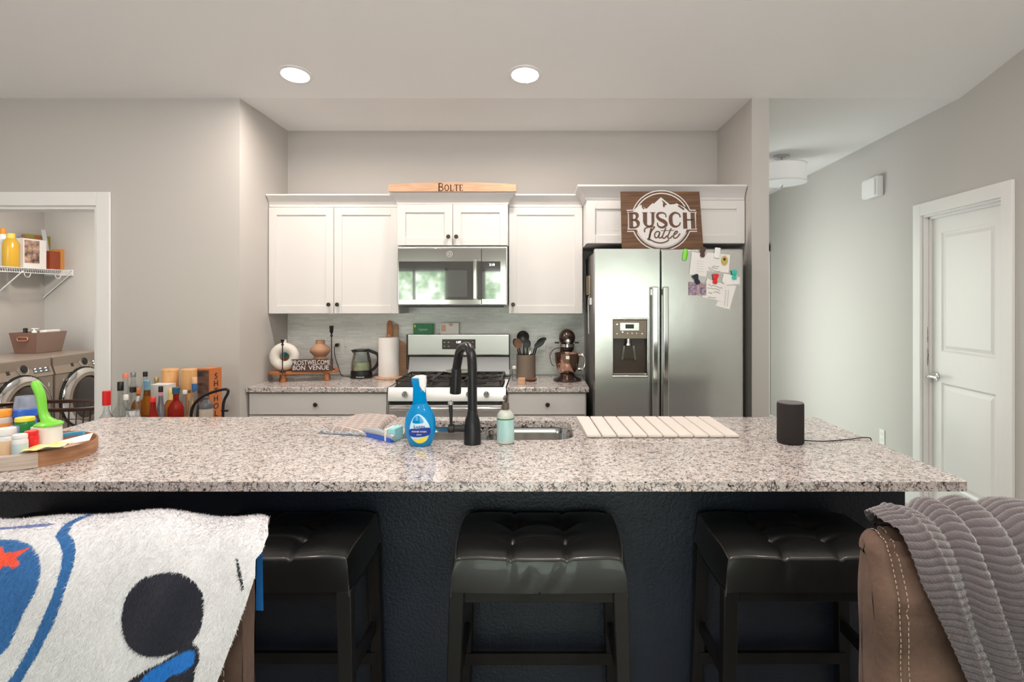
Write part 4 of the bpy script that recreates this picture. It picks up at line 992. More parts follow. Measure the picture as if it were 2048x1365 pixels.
t = thing('painted_jar', 'small teal and rust jar glimpsed through the hole of the donut vase', 'jar', (X(576, 4.17), 4.185, ZB))
jx = X(578, 4.19)
obj('body', MB().lathe([(.028, ZB), (.032, ZB+.01), (.034, ZB+.075), (.034, ZB+.088)], (jx, 4.19, 0)), mat('rust_glaze', (.42, .12, .05), .4), t)
obj('shoulder', MB().lathe([(.0345, ZB+.088), (.034, ZB+.12), (.02, ZB+.135), (.012, ZB+.14)], (jx, 4.19, 0)), mat('teal_glaze', (.02, .22, .26), .35), t)
def candle(px, d, ztop, hz0, label):
    x = X(px, d); t = thing('candlestick', label, 'candlestick', (x, d, ZB))
    obj('base', MB().lathe([(.024, ZB), (.025, ZB+.003), (.012, ZB+.010), (.005, ZB+.022)], (x, d, 0), seg=20), M['blackm'], t)
    obj('stem', MB().cyl((x, d, ZB+.02), .0036, hz0-ZB-.02, seg=10), M['blackm'], t)
    obj('cup', MB().lathe([(.004, hz0), (.011, hz0+.008), (.005, hz0+.016), (.006, hz0+.022), (.012, hz0+.034), (.0145, ztop), (.012, ztop), (.009, hz0+.036)], (x, d, 0), seg=18), M['blackm'], t)
candle(565, 4.02, Z(680, 4.02), Z(692, 4.02), 'short black candlestick in front of the cream ring vase')
candle(663, 4.175, Z(652, 4.175), Z(674, 4.175), 'tall black candlestick on the right end of the footed board')
ms_ = Vector((X(623.5, 4.06), 4.065, ZB))
ws_ = thing('word_block', 'small dark wood block sign with white lettering on the footed board', 'sign', ms_)
L2 = .136
obj('block', MB().box(ms_.x-L2, ms_.x+L2, ms_.y, ms_.y+.022, ZB, ZB+.083, .002).rotall(.16, 'Z', ms_), mat('block_wood', (.045, .022, .016), .5, var=(8, (1, 1, 8), (.09, .045, .03))), ws_)
for tx_, dx, dz, sz, sx__ in (('PROST', -.084, .059, .046, .76), ('WELCOME', .046, .060, .046, .68), ('BON', -.085, .024, .044, .9), ('VENUE', .045, .024, .044, 1.0)):
    c_ = Vector((ms_.x+dx*math.cos(.16), ms_.y+dx*math.sin(.16)-.0012, ZB+dz))
    text(tx_, sz, M['signwhite'], ws_, c_, 'lettering', rot=(PI/2, 0, .16), sx=sx__)
gv = X(641, 4.24)
one('gourd_vase', MB().lathe([(.045, ZB), (.058, ZB+.012), (.064, ZB+.035), (.058, ZB+.062), (.044, ZB+.080), (.038, ZB+.086), (.05, ZB+.098), (.068, ZB+.118), (.071, ZB+.135), (.062, ZB+.152), (.04, ZB+.168), (.032, ZB+.176), (.031, ZB+.20), (.033, ZB+.204), (.028, ZB+.204), (.027, ZB+.19)], (gv, 4.235, 0), seg=36), M['terra'], 'terracotta double gourd vase behind the lettered block', 'vase')
# kettle
kx, kd = X(722, 4.27), 4.28
ke = thing('electric_kettle', 'glass electric kettle with black base and handle beside the paper towels', 'kettle', (kx, kd, ZC))
obj('power_base', MB().lathe([(.078, ZC), (.080, ZC+.004), (.078, ZC+.018), (.07, ZC+.02)], (kx, kd, 0)), M['black'], ke)
obj('bottom_collar', MB().lathe([(.076, ZC+.0205), (.077, ZC+.03), (.073, ZC+.052), (.071, ZC+.053)], (kx, kd, 0)), M['black'], ke)
obj('glass_jug', MB().lathe([(.071, ZC+.0535), (.072, ZC+.09), (.067, ZC+.13), (.059, ZC+.165), (.053, ZC+.19), (.051, ZC+.19), (.057, ZC+.165), (.065, ZC+.13), (.070, ZC+.09), (.069, ZC+.0555), (.01, ZC+.0555)], (kx, kd, 0), seg=36), M['clear'], ke)
obj('water', MB().lathe([(.005, ZC+.057), (.067, ZC+.057), (.0685, ZC+.09), (.0665, ZC+.112), (.002, ZC+.112)], (kx, kd, 0), seg=32), mat('pale_water', (.70, .76, .48), .1, trans=.3, ior=1.2), ke)  # green tint stands in for reflections in colourless water
obj('lid', MB().lathe([(.054, ZC+.190), (.056, ZC+.196), (.052, ZC+.206), (.01, ZC+.21)], (kx, kd, 0)), M['black'], ke)
obj('spout', MB().prism([(kx-.045, ZC+.165), (kx-.073, ZC+.20), (kx-.045, ZC+.205)], kd-.014, kd+.014, 'Y'), M['black'], ke)
hp = cr([(kx+.045, kd, ZC+.20), (kx+.085, kd, ZC+.185), (kx+.118, kd, ZC+.165), (kx+.122, kd, ZC+.12), (kx+.10, kd, ZC+.075), (kx+.068, kd, ZC+.05)], 5)
obj('handle', MB().tube(hp, .011, 12).tube([(kx+.045, kd-.01, ZC+.205), (kx+.055, kd-.02, ZC+.17), (kx+.06, kd-.028, ZC+.12)], [.009, .008, .004], 8), M['black'], ke)
text('KitchenAid', .013, M['white'], ke, (kx+.015, kd-.0805, ZC+.013), 'base_lettering')
pts = cr([(X(676, 4.43), 4.425, Z(690, 4.43)), (X(671, 4.4), 4.39, Z(692, 4.4)), (X(670, 4.38), 4.375, Z(710, 4.38)), (X(677, 4.36), 4.36, Z(735, 4.36)), (X(684, 4.36), 4.36, ZC+.004), (kx-.075, kd+.02, ZC+.004)], 6)
t = thing('kettle_cord', 'black kettle cord plugged into the backsplash outlet and dropping to the counter', 'cord', (X(676, 4.4), 4.4, ZC))
obj('cable', MB().tube(pts, .003, 8), M['black'], t)
obj('plug', MB().cyl((X(676, 4.43), 4.395, Z(690, 4.43)), .013, .034, 'Y', 14, .003), M['black'], t)
# paper towels
tx0, td = X(777, 4.23), 4.24
ho = thing('paper_towel_holder', 'wooden paper towel holder with a full white roll left of the range', 'paper towel holder', (tx0, td, ZC))
obj('base', MB().lathe([(.098, ZC), (.1, ZC+.003), (.1, ZC+.012), (.096, ZC+.015)], (tx0, td, 0), seg=40), M['lwood'], ho)
obj('core_rod', MB().cyl((tx0, td, ZC+.015), .009, .30), M['lwood'], ho)
obj('paper_roll', MB().lathe([(.021, ZC+.016), (.072, ZC+.016), (.0735, ZC+.02), (.0735, ZC+.29), (.072, ZC+.294), (.021, ZC+.294), (.019, ZC+.29)], (tx0, td, 0), seg=48), mat('paper_roll', (.78, .75, .73), .95, bump=(150, .2, .002)), ho)
# cutting boards leaning behind
def paddle(px, w, ztop, label, y, hw=.021):
    x = X(px, 4.4); t = ztop
    pl = [(x-w, ZC), (x+w, ZC), (x+w, t-.17), (x+w*.6, t-.14), (x+hw, t-.12), (x+hw*.95, t-.03), (x+hw*.7, t-.008), (x, t), (x-hw*.7, t-.008), (x-hw*.95, t-.03), (x-hw, t-.12), (x-w*.6, t-.14), (x-w, t-.17)]
    m = MB().prism(pl, y, y+.014, 'Y', .003); m.rotall(-.06, 'X', (x, y, ZC))
    for v in m.bm.verts: v.co.y -= 0
    return one('paddle_board', m, M['owood'] if w < .09 else M['lwood'], label, 'cutting board', 'wooden boards leaning behind the paper towels')
paddle(779, .075, Z(641, 4.36), 'orange toned wooden paddle board, taller handle, behind the paper towels', 4.375)
paddle(790, .098, Z(647, 4.40), 'paler wooden paddle board, shorter handle, behind the paper towels', 4.40)
# boxes on the backguard
zb_ = bz1+.0005
t = thing('tea_box', 'small green box lying on top of the range backguard', 'box', (X(847, 4.39), 4.4, zb_)); a, b = X(827.5, 4.39), X(866.5, 4.39)
g1 = mat('box_green', (.03, .22, .09), .4)
obj('carton', MB().box(a, b, 4.375, 4.43, zb_, Z(648, 4.38), .001), g1, t)
text('Lipton', .026, mat('pale_green', (.6, .8, .6), .5), t, ((a+b)/2, 4.3742, zb_+.034), 'lettering')
obj('yellow_corner', MB().box(a+.006, a+.018, 4.3745, 4.376, zb_+.05, zb_+.068), M['yellow'], t)
t = thing('snack_box', 'small white and peach box on top of the range backguard', 'box', (X(900, 4.39), 4.4, zb_)); a, b = X(881, 4.39), X(918, 4.39)
obj('carton', MB().box(a, b, 4.375, 4.43, zb_, Z(646, 4.38), .001), M['paper'], t)
pe = mat('peach_print', (.75, .42, .28), .5)
obj('printed_patches', MB().box(a+.008, a+.042, 4.3742, 4.376, zb_+.02, zb_+.066).prism([(a+.062, zb_+.079), (a+.098, zb_+.079), (a+.09, zb_+.058), (a+.07, zb_+.058)], 4.3742, 4.376, 'Y'), pe, t)
# crock of utensils
ux, ud = X(1052, 4.27), 4.27; zc1 = Z(711, 4.27-.069)
cr_mat = mat('taupe_stoneware', (.20, .155, .12), .55)
cc = thing('utensil_crock', 'taupe stoneware crock holding cooking utensils right of the range', 'crock', (ux, ud, ZC))
obj('crock', MB().lathe([(.066, ZC), (.0685, ZC+.003), (.0685, zc1), (.0635, zc1), (.0625, ZC+.01), (.002, ZC+.01)], (ux, ud, 0), seg=40), cr_mat, cc)
def utensil(name, label, p0, p1, head, m, hm=None):
    t = thing(name, label, 'utensil', (p0[0], p0[1], ZC+.012), 'utensils in the taupe crock')
    obj('handle', MB().tube([p0, Vector(p0).lerp(Vector(p1), .5), p1], [.006, .005, .0045], 8), m, t)
    obj('head', head, hm or m, t)
k0 = (ux-.005, ud+.01, ZC+.012); hc = (X(1046, 4.25), 4.25, Z(674, 4.25))
utensil('ladle', 'black ladle with round bowl, tallest in the taupe crock', k0, (hc[0]+.002, hc[1], hc[2]-.035), MB().lathe([(.004, -.006), (.03, -.002), (.043, .010), (.045, .018), (.04, .016), (.02, .006), (.004, .002)], (0, 0, 0), seg=24).rotall(PI/2, 'X').rotall(.0, 'Z') , M['black'])
def moveto(o, c):
    for ch in o.children:
        if ch.name.startswith('head'): ch.location = Vector(c)-Vector(o.location)+Vector(o.location)
# place the ladle bowl (its mesh was built about the world origin)
lad = [o for o in bpy.data.objects if o.name.startswith('ladle')][0]
for ch in lad.children:
    if ch.name.startswith('head'):
        for v in ch.data.vertices: v.co += Vector(hc)
sp_m = mat('wood_spoon', (.19, .085, .05), .5)
def spoonhead(c, rx_, rz_, tilt=0):
    return MB().lathe([(.002, -.005), (.6, -.004), (1, 0), (.6, .003), (.002, .004)], (0, 0, 0), seg=20) if False else MB().raw(*ell(c, rx_, rz_, tilt))
def ell(c, a, b, tilt, th=.006, n=20):
    vs = []; 
    for s_ in (-1, 1):
        for r in (.5, 1):
            for k in range(n):
                t = 2*PI*k/n; x, z = a*r*math.cos(t), b*r*math.sin(t)
                vs.append((c[0]+x*math.cos(tilt)-z*math.sin(tilt), c[1]+s_*th*(1-.75*(r == 1))+.006*(r == .5), c[2]+x*math.sin(tilt)+z*math.cos(tilt)))
    fs = []
    for s_ in range(2):
        o = s_*2*n; fs.append(tuple(o+k for k in range(n)))
        for k in range(n): fs.append((o+k, o+(k+1) % n, o+n+(k+1) % n, o+n+k))
    for k in range(n): fs.append((n+k, n+(k+1) % n, 3*n+(k+1) % n, 3*n+k))
    return vs, fs
c = (X(1036, 4.22), 4.22, Z(688, 4.22)); utensil('wooden_spoon', 'brown wooden spoon leaning left in the taupe crock', (ux-.02, ud-.01, ZC+.012), (c[0]+.01, c[1], c[2]-.03), MB().raw(*ell(c, .026, .04, .25)), M['black'], sp_m)
c = (X(1032, 4.25), 4.26, Z(687, 4.25)); utensil('slotted_spoon', 'black spoon behind the brown spoon in the crock', (ux-.03, ud, ZC+.012), (c[0]+.01, c[1], c[2]-.03), MB().raw(*ell(c, .022, .036, .35)), M['black'])
c = (X(1054, 4.23), 4.225, Z(688, 4.23)); utensil('serving_spoon', 'black serving spoon upright at the front of the crock', (ux+.0, ud-.02, ZC+.012), (c[0]+.003, c[1], c[2]-.03), MB().raw(*ell(c, .028, .034, 0)), M['black'])
c = (X(1079, 4.24), 4.24, Z(688, 4.24)); utensil('spatula', 'black spatula leaning right out of the taupe crock', (ux+.01, ud, ZC+.012), (c[0]-.035, c[1], c[2]-.03), MB().raw(*ell(c, .022, .045, -.95)), M['black'])
c = (X(1083, 4.26), 4.275, Z(682, 4.26)); utensil('turner', 'black slotted turner leaning furthest right in the crock', (ux+.02, ud+.01, ZC+.012), (c[0]-.03, c[1], c[2]-.03), MB().raw(*ell(c, .018, .04, -1.1)), M['black'])
c = (X(1060, 4.24), 4.25, Z(703, 4.24)); utensil('whisk', 'steel handled utensil in the middle of the crock', (ux+.01, ud+.02, ZC+.012), (c[0], c[1], c[2]-.02), MB().raw(*ell(c, .008, .03, -.1)), M['steel2'])
# stand mixer seen from the front
mx, md = X(1134.5, 4.1), 4.13
mat_mix = mat('bronze_mixer', (.085, .055, .045), .16, .75, coat=.6)
sm = thing('stand_mixer', 'dark bronze stand mixer with copper bowl left of the refrigerator', 'stand mixer', (mx, md, ZC))
obj('base', MB().lathe([(.098, ZC), (.1, ZC+.006), (.088, ZC+.018), (.062, ZC+.03), (.050, ZC+.045), (.05, ZC+.052)], (mx, md, 0), seg=40, sy=1.15), mat_mix, sm)
obj('column', MB().box(mx-.045, mx+.045, md+.10, md+.18, ZC+.01, Z(690, 4.2), .02, 3).box(mx-.06, mx+.06, md+.03, md+.19, ZC, ZC+.03, .012), mat_mix, sm)
copper = mat('copper_bowl', (.62, .40, .31), .07, 1)
bw = obj('bowl', MB().lathe([(.035, ZC+.0525), (.055, ZC+.055), (.072, ZC+.085), (.083, ZC+.13), (.086, ZC+.175), (.089, ZC+.19), (.086, ZC+.191), (.08, ZC+.13), (.03, ZC+.07)], (mx, md, 0), seg=44), copper, sm)
hp = cr([(mx+.083, md-.02, ZC+.18), (mx+.108, md-.03, ZC+.178), (mx+.122, md-.03, ZC+.16), (mx+.122, md-.03, ZC+.12), (mx+.112, md-.03, ZC+.085), (mx+.078, md-.02, ZC+.08)], 5)
obj('bowl_handle', MB().tube(hp, .006, 10, flat=1.6), M['chrome'], sm)
hz0 = Z(681, 4.05)
def head(u, v):
    a = 2*PI*u; t = v; y = md-.075+t*.30
    r = .060*math.sqrt(max(0, 1-(1-min(t*3.2, 1))**2))*(1-.25*max(0, t-.55))*(1 if t < .9 else math.sqrt(max(0, 1-((t-.9)/.1)**2))+.001)
    return (mx+r*.98*math.cos(a), y, hz0+.012+r*1.02*math.sin(a))
obj('motor_head', MB().grid(head, 32, 26, closed_u=True), mat_mix, sm)
obj('head_band', MB().lathe([(.048, -.052), (.05, -.05), (.05, -.03), (.048, -.028)], (mx, md-.01, hz0), seg=32), M['chrome'], sm)
obj('beater_housing', MB().lathe([(.036, -.078), (.046, -.072), (.048, -.052)], (mx, md-.01, hz0), seg=32), mat_mix, sm)
obj('attachment_hub', MB().lathe([(.018, 0), (.018, -.012), (.012, -.016), (.002, -.016)], (mx+.004, md-.072, hz0-.008), 'Y', 20), M['chrome'], sm)
obj('emblem', MB().box(mx-.012, mx+.012, md-.090, md-.088, ZC+.158, ZC+.18).rotall(0), M['chrome'], sm)
obj('speed_knob', MB().cyl((mx-.085, md+.03, hz0-.024), .006, .03, 'X', 12).cyl((mx+.055, md+.03, hz0-.024), .006, .03, 'X', 12), M['black'], sm)
obj('power_cord', MB().tube(cr([(mx-.048, md+.15, Z(698, 4.2)), (mx-.09, md+.10, Z(700, 4.2)), (mx-.118, md+.05, Z(712, 4.15)), (mx-.108, md+.03, Z(728, 4.15)), (mx-.09, md+.03, Z(733, 4.15))], 5), .0028, 8), M['black'], sm)
# little things by the crock
gx = X(1028, 4.05)
t = thing('glass_shaker', 'tiny clear glass shaker between the range and the crock', 'shaker', (gx, 4.1, ZC))
obj('glass', MB().lathe([(.016, ZC), (.018, ZC+.005), (.015, ZC+.05), (.018, ZC+.06), (.013, ZC+.085)], (gx, 4.1, 0), seg=16), M['clear'], t)
obj('cap', MB().lathe([(.0135, ZC+.0855), (.0135, ZC+.10), (.004, ZC+.106)], (gx, 4.1, 0), seg=16), M['white'], t)
one('wood_cube', MB().box(X(1036.5, 3.93), X(1050, 3.93), 3.93, 3.965, ZC, ZC+.042, .002), M['lwood'], 'small pale wooden box in front of the taupe crock', 'box')
one('trinket_dish', MB().lathe([(.03, ZC), (.034, ZC+.002), (.048, ZC+.016), (.046, ZC+.016), (.03, ZC+.006), (.002, ZC+.005)], (X(1061, 4.09), 4.10, 0), seg=24), sp_m, 'small brown dish in front of the taupe crock', 'dish')

# ================================================================ SIGNS
# barrel stave over the microwave
d = 3.985; a, b = X(776, d), X(1032, d); zs = 2.213
n = 24; top = [(a+(b-a)*k/n, Z(368, d)+(.014)*(1-((k/n-.5)/.5)**2)) for k in range(n+1)]
t = thing('name_stave', 'curved pale wooden stave sign reading Bolte above the microwave', 'sign', ((a+b)/2, d, zs))
obj('stave', MB().prism([(a, zs), (b, zs)]+top[::-1], d+.012, d+.034, 'Y', .002), M['lwood'], t)
def glyph(ch, x, z, h, y, m, k=1.0):
    w = .16*h; th = .07*h; R = lambda pts, ww: m.ribbon([(x+px*h, z+pz*h) for px, pz in pts], ww, y)
    S = lambda cx_, cz: R([(cx_-.10, cz), (cx_+.10, cz)], th)
    if ch == 'B':
        R([(.1, 0), (.1, 1)], w); R(cr([(.05, .97), (.4, .97), (.56, .78), (.42, .55), (.1, .52)], 5), .1*h); R(cr([(.1, .52), (.45, .5), (.64, .28), (.45, .04), (.02, .03)], 5), .11*h); R([(0, .03), (.25, .03)], th); R([(0, .97), (.25, .97)], th); return .78
    if ch == 'O':
        R(cr([(.36+.30*math.cos(q), .5+.45*math.sin(q)) for q in np.linspace(0, 2*PI, 13)], 3), .13*h); return .86
    if ch == 'L':
        R([(.12, 0), (.12, 1)], w); R([(0, .03), (.55, .03)], th); R([(.54, 0), (.58, .25)], th); S(.12, .97); return .70
    if ch == 'T':
        R([(.32, 0), (.32, 1)], w); R([(0, .97), (.64, .97)], th); R([(.02, .98), (0, .78)], th); R([(.62, .98), (.64, .78)], th); S(.32, .03); return .76
    if ch == 'E':
        R([(.12, 0), (.12, 1)], w); R([(0, .03), (.52, .03)], th); R([(0, .97), (.5, .97)], th); R([(.12, .5), (.38, .5)], th); R([(.51, 0), (.54, .22)], th); R([(.49, 1), (.51, .8)], th); return .68
m_ = MB(); x = X(876, d); zb0 = Z(381.5, d)
for i, ch in enumerate('BOLTE'):
    h = .052 if i == 0 else .043
    x += glyph(ch, x, zb0, h, d+.0105, m_)*h*1.02
obj('lettering', m_, M['burnt'], t, smooth=False)
# beer sign on the refrigerator, leaning back
sg = thing('wooden_sign', 'dark stained square wood sign reading Busch Latte standing on the refrigerator', 'sign', (X(1322, 3.66), 3.665, 1.7935))
S0 = .000306; sxc = X(1243-8, 3.665)
def sgp(px, pz): return (sxc+px*S0, 1.7935+(1292-pz)*S0)
board = MB().prism([sgp(92, 1290), sgp(1745, 1290), sgp(1680, 105), sgp(72, 105)], 3.664, 3.682, 'Y', .0015)
parts = [('board', board, M['dwood'])]
Y0 = 3.6625
m_ = MB()
cxs, czs = 900, 705
def arcp(r, a0, a1, n=40): return [(cxs+r*math.cos(math.radians(a)), czs-r*math.sin(math.radians(a))) for a in np.linspace(a0, a1, n)]
def rb(m, pts, w, y=Y0): m.ribbon([sgp(*q) for q in pts], ([v*S0 for v in w] if isinstance(w, list) else w*S0), y)
a = 21.5
rb(m_, [(190, 495), (300, 492)]+arcp(625, 160, 20, 1)*0+arcp(615, 159.7, 20.3)[::1]+[(1470, 492), (1600, 492)], 20)
rb(m_, arcp(560, 149, 31), 22)
rb(m_, [(200, 925), (318, 925)]+arcp(610, 201.5, 338.5)+[(1480, 925), (1620, 925)], 20)
rb(m_, arcp(555, 206, 334), 14)
rb(m_, [(205, 530), (225, 560), (225, 860), (205, 890)], 18); rb(m_, [(1610, 530), (1590, 560), (1592, 860), (1615, 890)], 18)
rb(m_, [(200, 532), (340, 532)], 16); rb(m_, [(1450, 532), (1612, 532)], 16); rb(m_, [(205, 882), (330, 882)], 16); rb(m_, [(1480, 882), (1615, 882)], 16)
body = [(225, 530), (320, 520), (345, 480), (400, 428), (485, 382), (580, 462), (600, 460), (720, 345), (745, 360), (890, 226), (1070, 375), (1160, 368), (1210, 350), (1375, 440), (1440, 500), (1460, 528), (1590, 530), (1592, 880), (1470, 886)]+arcp(540, -20, -160, 30)+[(335, 886), (225, 882)]
m_.prism([sgp(*q) for q in body], Y0, Y0+.0014, 'Y')
parts.append(('white_emblem', m_, M['signwhite']))
m_ = MB(); YL = Y0-.0012
def L3(pts, w): rb(m_, pts, w, YL)
L3([(275, 545), (280, 862)], 82); L3(cr([(260, 560), (370, 558), (405, 610), (370, 678), (290, 690)], 5), [30, 30, 34, 40, 46, 54, 60, 66, 68, 66, 62, 58, 52, 46, 40, 34, 30, 28, 26, 26, 26]); L3(cr([(290, 692), (385, 705), (425, 772), (380, 842), (250, 850)], 5), [26, 28, 34, 42, 50, 58, 64, 68, 70, 68, 64, 58, 52, 46, 40, 36, 34, 32, 30, 30, 30])
L3([(562, 540), (562, 745)], 84); L3(cr([(562, 740), (585, 800), (645, 822), (705, 800), (722, 740)], 5), [80, 76, 70, 62, 54, 48, 44, 40, 38, 36, 36, 36, 36, 38, 40, 42, 44, 46, 48, 50, 52]); L3([(722, 742), (722, 540)], 56)
k_ = cr([(990, 640), (975, 570), (905, 545), (830, 565), (815, 625), (860, 680), (940, 720), (990, 770), (965, 825), (890, 848), (825, 810), (812, 745)], 4)
L3(k_, [float(np.interp(i/(len(k_)-1), [0, .15, .3, .55, .8, 1], [20, 30, 52, 78, 44, 18])) for i in range(len(k_))])
k_ = cr([(1278, 640), (1255, 575), (1170, 545), (1095, 600), (1082, 690), (1105, 785), (1175, 830), (1255, 800), (1280, 740)], 4)
L3(k_, [float(np.interp(i/(len(k_)-1), [0, .2, .45, .55, .8, 1], [24, 34, 78, 78, 36, 20])) for i in range(len(k_))])
L3([(1372, 540), (1380, 872)], 84); L3([(1530, 542), (1542, 872)], 84); L3([(1380, 690), (1535, 690)], 30)
for xx, zz_ in ((275, 548), (562, 543), (722, 543)): L3([(xx-58, zz_), (xx+50, zz_)], 16)
for pts in ([(560, 945), (545, 900), (590, 850), (700, 835), (755, 840), (700, 910), (655, 1010), (640, 1110)], [(600, 1078), (680, 1105), (780, 1150), (900, 1162), (1000, 1130), (1040, 1090)],
            [(858, 940), (800, 930), (755, 985), (770, 1055), (820, 1040), (862, 950), (838, 1040), (880, 1060), (920, 1010)], [(985, 858), (940, 960), (912, 1045), (950, 1068), (1010, 1010)],
            [(1092, 862), (1050, 960), (1020, 1045), (1060, 1068), (1120, 1015)], [(1140, 1000), (1200, 965), (1218, 930), (1180, 930), (1140, 1000), (1150, 1062), (1210, 1050), (1272, 970)]):
    L3(cr(pts, 5), 26)
L3([(690, 860), (640, 1080)], 40); L3([(880, 912), (1150, 905)], 14)
L3([(1240, 395), (1360, 480)], 34); m_.prism([sgp(*q) for q in [(900, 280), (960, 320), (1015, 380), (975, 390), (950, 445), (925, 400), (935, 340)]], YL, YL+.001, 'Y'); L3([(500, 410), (545, 470)], 26)
parts.append(('lettering', m_, mat('sign_brown', (.12, .06, .035), .6)))
for nm, mm_, mt in parts:
    mm_.rotall(-.05, 'X', (0, 3.67, 1.7935))
    obj(nm, mm_, mt, sg, smooth=False)

# ---- papers and clips on the refrigerator door
YF = 3.62
def fp(px, py, d=YF): return (X(px, d), Z(py, d))
def sheet(label, poly, lay, m=None, name='note_paper', cat='paper', marks=None):
    y = YF-.0012-lay*.0012
    t = thing(name, label, cat, (*[fp(*poly[0])[0], y], fp(*poly[0])[1]), 'papers clipped to the refrigerator door')
    obj('sheet', MB().prism([fp(*q) for q in poly], y-.0006, y, 'Y'), m or M['paper'], t, smooth=False)
    if marks:
        mk, mc = marks; mb = MB()
        for q in mk: mb.ribbon([fp(*p_) for p_ in q], .0022, y-.0011, .0003)
        obj('handwriting', mb, mc, t, smooth=False)
    return t
rs = random.Random(3)
def scrib(x0, y0, x1, y1, amp=1.6, n=12): return [(x0+(x1-x0)*k/n, y0+(y1-y0)*k/n+rs.uniform(-amp, amp)) for k in range(n+1)]
gi = mat('grey_ink', (.35, .32, .32), .7)
sheet('narrow white paper strip hanging lowest on the refrigerator', [(1449, 566), (1472, 572), (1459, 619), (1431, 612)], 0, marks=([scrib(1452, 580, 1449, 612, .3, 3), scrib(1457, 580, 1454, 614, .3, 3)], gi))
sheet('note with a gold sticker beneath the white clip', [(1413, 505), (1460, 510), (1457, 546), (1412, 542)], 1, marks=([scrib(1416, 536, 1436, 537), scrib(1418, 540, 1440, 543), scrib(1424, 533, 1438, 534)], M['ink']))
t = thing('gold_sticker', 'oval gold sticker on the note beneath the white clip', 'sticker', (X(1448.5, YF), YF-.004, Z(522, YF)))
obj('sticker', MB().prism([fp(1448.5+7*math.cos(q), 522+10*math.sin(q)) for q in np.linspace(0, 2*PI, 20, endpoint=False)], YF-.0042, YF-.0034, 'Y'), mat('gold_print', (.55, .40, .12), .4), t)
obj('dark_mark', MB().prism([fp(1448.5+2.5*math.cos(q), 519+3*math.sin(q)) for q in np.linspace(0, 2*PI, 10, endpoint=False)], YF-.0047, YF-.0043, 'Y'), M['ink'], t)
sheet('white note held by the dark brown clip', [(1383, 504), (1417, 510), (1412, 554), (1378, 549)], 2, marks=([scrib(1393, 522+k*5, 1407, 524+k*5, .3, 3) for k in range(5)], mat('faint_ink', (.6, .55, .58), .7)))
sheet('envelope flap held by the teal clip', [(1447, 547), (1479, 555), (1479, 570), (1452, 572), (1443, 563)], 2, marks=([scrib(1453, 571, 1478, 569, .2, 3)], mat('blue_ink', (.12, .12, .35), .6)))
sheet('handwritten note held by the red clip', [(1414, 556), (1420, 560), (1450, 570), (1446, 603), (1403, 595)], 3, marks=([scrib(1416, 570, 1444, 576), scrib(1414, 577, 1440, 580), scrib(1416, 585, 1424, 587, 2.4), scrib(1427, 584, 1440, 587, 2.4), scrib(1415, 595, 1432, 597)], M['ink']))
ph = mat('photo_print', (.12, .10, .28), .3, var=(60, (1, 1, 1), (.55, .38, .30)))
sheet('small colour snapshot photo below the note with the brown clip', [(1377, 564), (1412, 566), (1412, 591), (1377, 591)], 4, m=ph, name='snapshot', cat='photograph')
def clip(label, px, py, m, rot=0, s=1.0, lay=5):
    y = YF-.0012-lay*.0012; x, z = fp(px, py); t = thing('magnetic_clip', label, 'magnetic clip', (x, y, z), 'magnetic clips on the refrigerator door')
    a = MB().prism([(x-.018*s, z+.028*s), (x-.006*s, z+.034*s), (x+.012*s, z+.034*s), (x+.020*s, z+.026*s), (x+.012*s, z+.002), (x-.010*s, z+.002)], y-.014, y-.001, 'Y', .003).rotall(rot, 'Y', (x, y, z))
    b = MB().prism([(x-.009*s, z+.002), (x+.011*s, z+.002), (x+.017*s, z-.018*s), (x+.010*s, z-.028*s), (x-.008*s, z-.028*s), (x-.015*s, z-.018*s)], y-.010, y-.001, 'Y', .003).rotall(rot, 'Y', (x, y, z))
    obj('grip', a, m, t); obj('jaw', b, m, t); return t
clip('red magnetic clip holding the handwritten note', 1429, 559, M['red'], .12)
clip('teal magnetic clip near the right edge of the refrigerator', 1467, 551, M['teal'], 0, .95)
clip('black magnetic clip above the snapshot photo', 1392, 560, mat('navy_black', (.01, .012, .03), .25), -.35)
clip('brown magnetic clip at the top of the white note', 1404, 506, mat('tortoise', (.09, .045, .03), .25), .1, 1.0)
one('lime_clip', MB().tube([(*[X(1371, YF), YF-.009], Z(499, YF)), (X(1370, YF), YF-.011, Z(510, YF)), (X(1368, YF), YF-.009, Z(521, YF))], [.013, .0155, .0125], 12), M['green'], 'lime green magnetic clip hanging alone on the refrigerator door', 'magnetic clip')
one('white_clip', MB().box(X(1428, YF), X(1439, YF), YF-.018, YF-.004, Z(517, YF), Z(496, YF), .004).rot(.1, 'Y', (X(1433, YF), YF, Z(507, YF))), M['white'], 'white magnetic clip above the note with the gold sticker', 'magnetic clip')
# things on the refrigerator's left side
xs_ = fx0+.0055
t = thing('notepad_magnet', 'tan pad stuck high on the left side of the refrigerator', 'notepad', (xs_, 4.05, Z(575, 4.05)))
obj('pad', MB().box(xs_-.018, xs_-.0005, 3.98, 4.10, Z(590, 4.0), Z(552, 4.0), .003), mat('tan_card', (.34, .28, .17), .6), t)
obj('cover', MB().box(xs_-.021, xs_-.0185, 3.975, 4.0, Z(588, 4.0), Z(553, 4.0)), M['iron'], t)
t = thing('charger_cable', 'white cable hanging from a small block on the refrigerator side', 'cord', (xs_, 3.9, Z(610, 3.9)))
obj('block', MB().box(xs_-.016, xs_-.0005, 3.86, 3.90, Z(610, 3.88), Z(596, 3.88), .003), M['white'], t)
obj('cable', MB().tube(cr([(xs_-.014, 3.91, Z(592, 3.91)), (xs_-.02, 3.93, Z(600, 3.93)), (xs_-.018, 3.94, Z(630, 3.94)), (xs_-.016, 3.94, Z(668, 3.94))], 5), .003, 6), M['white'], t)
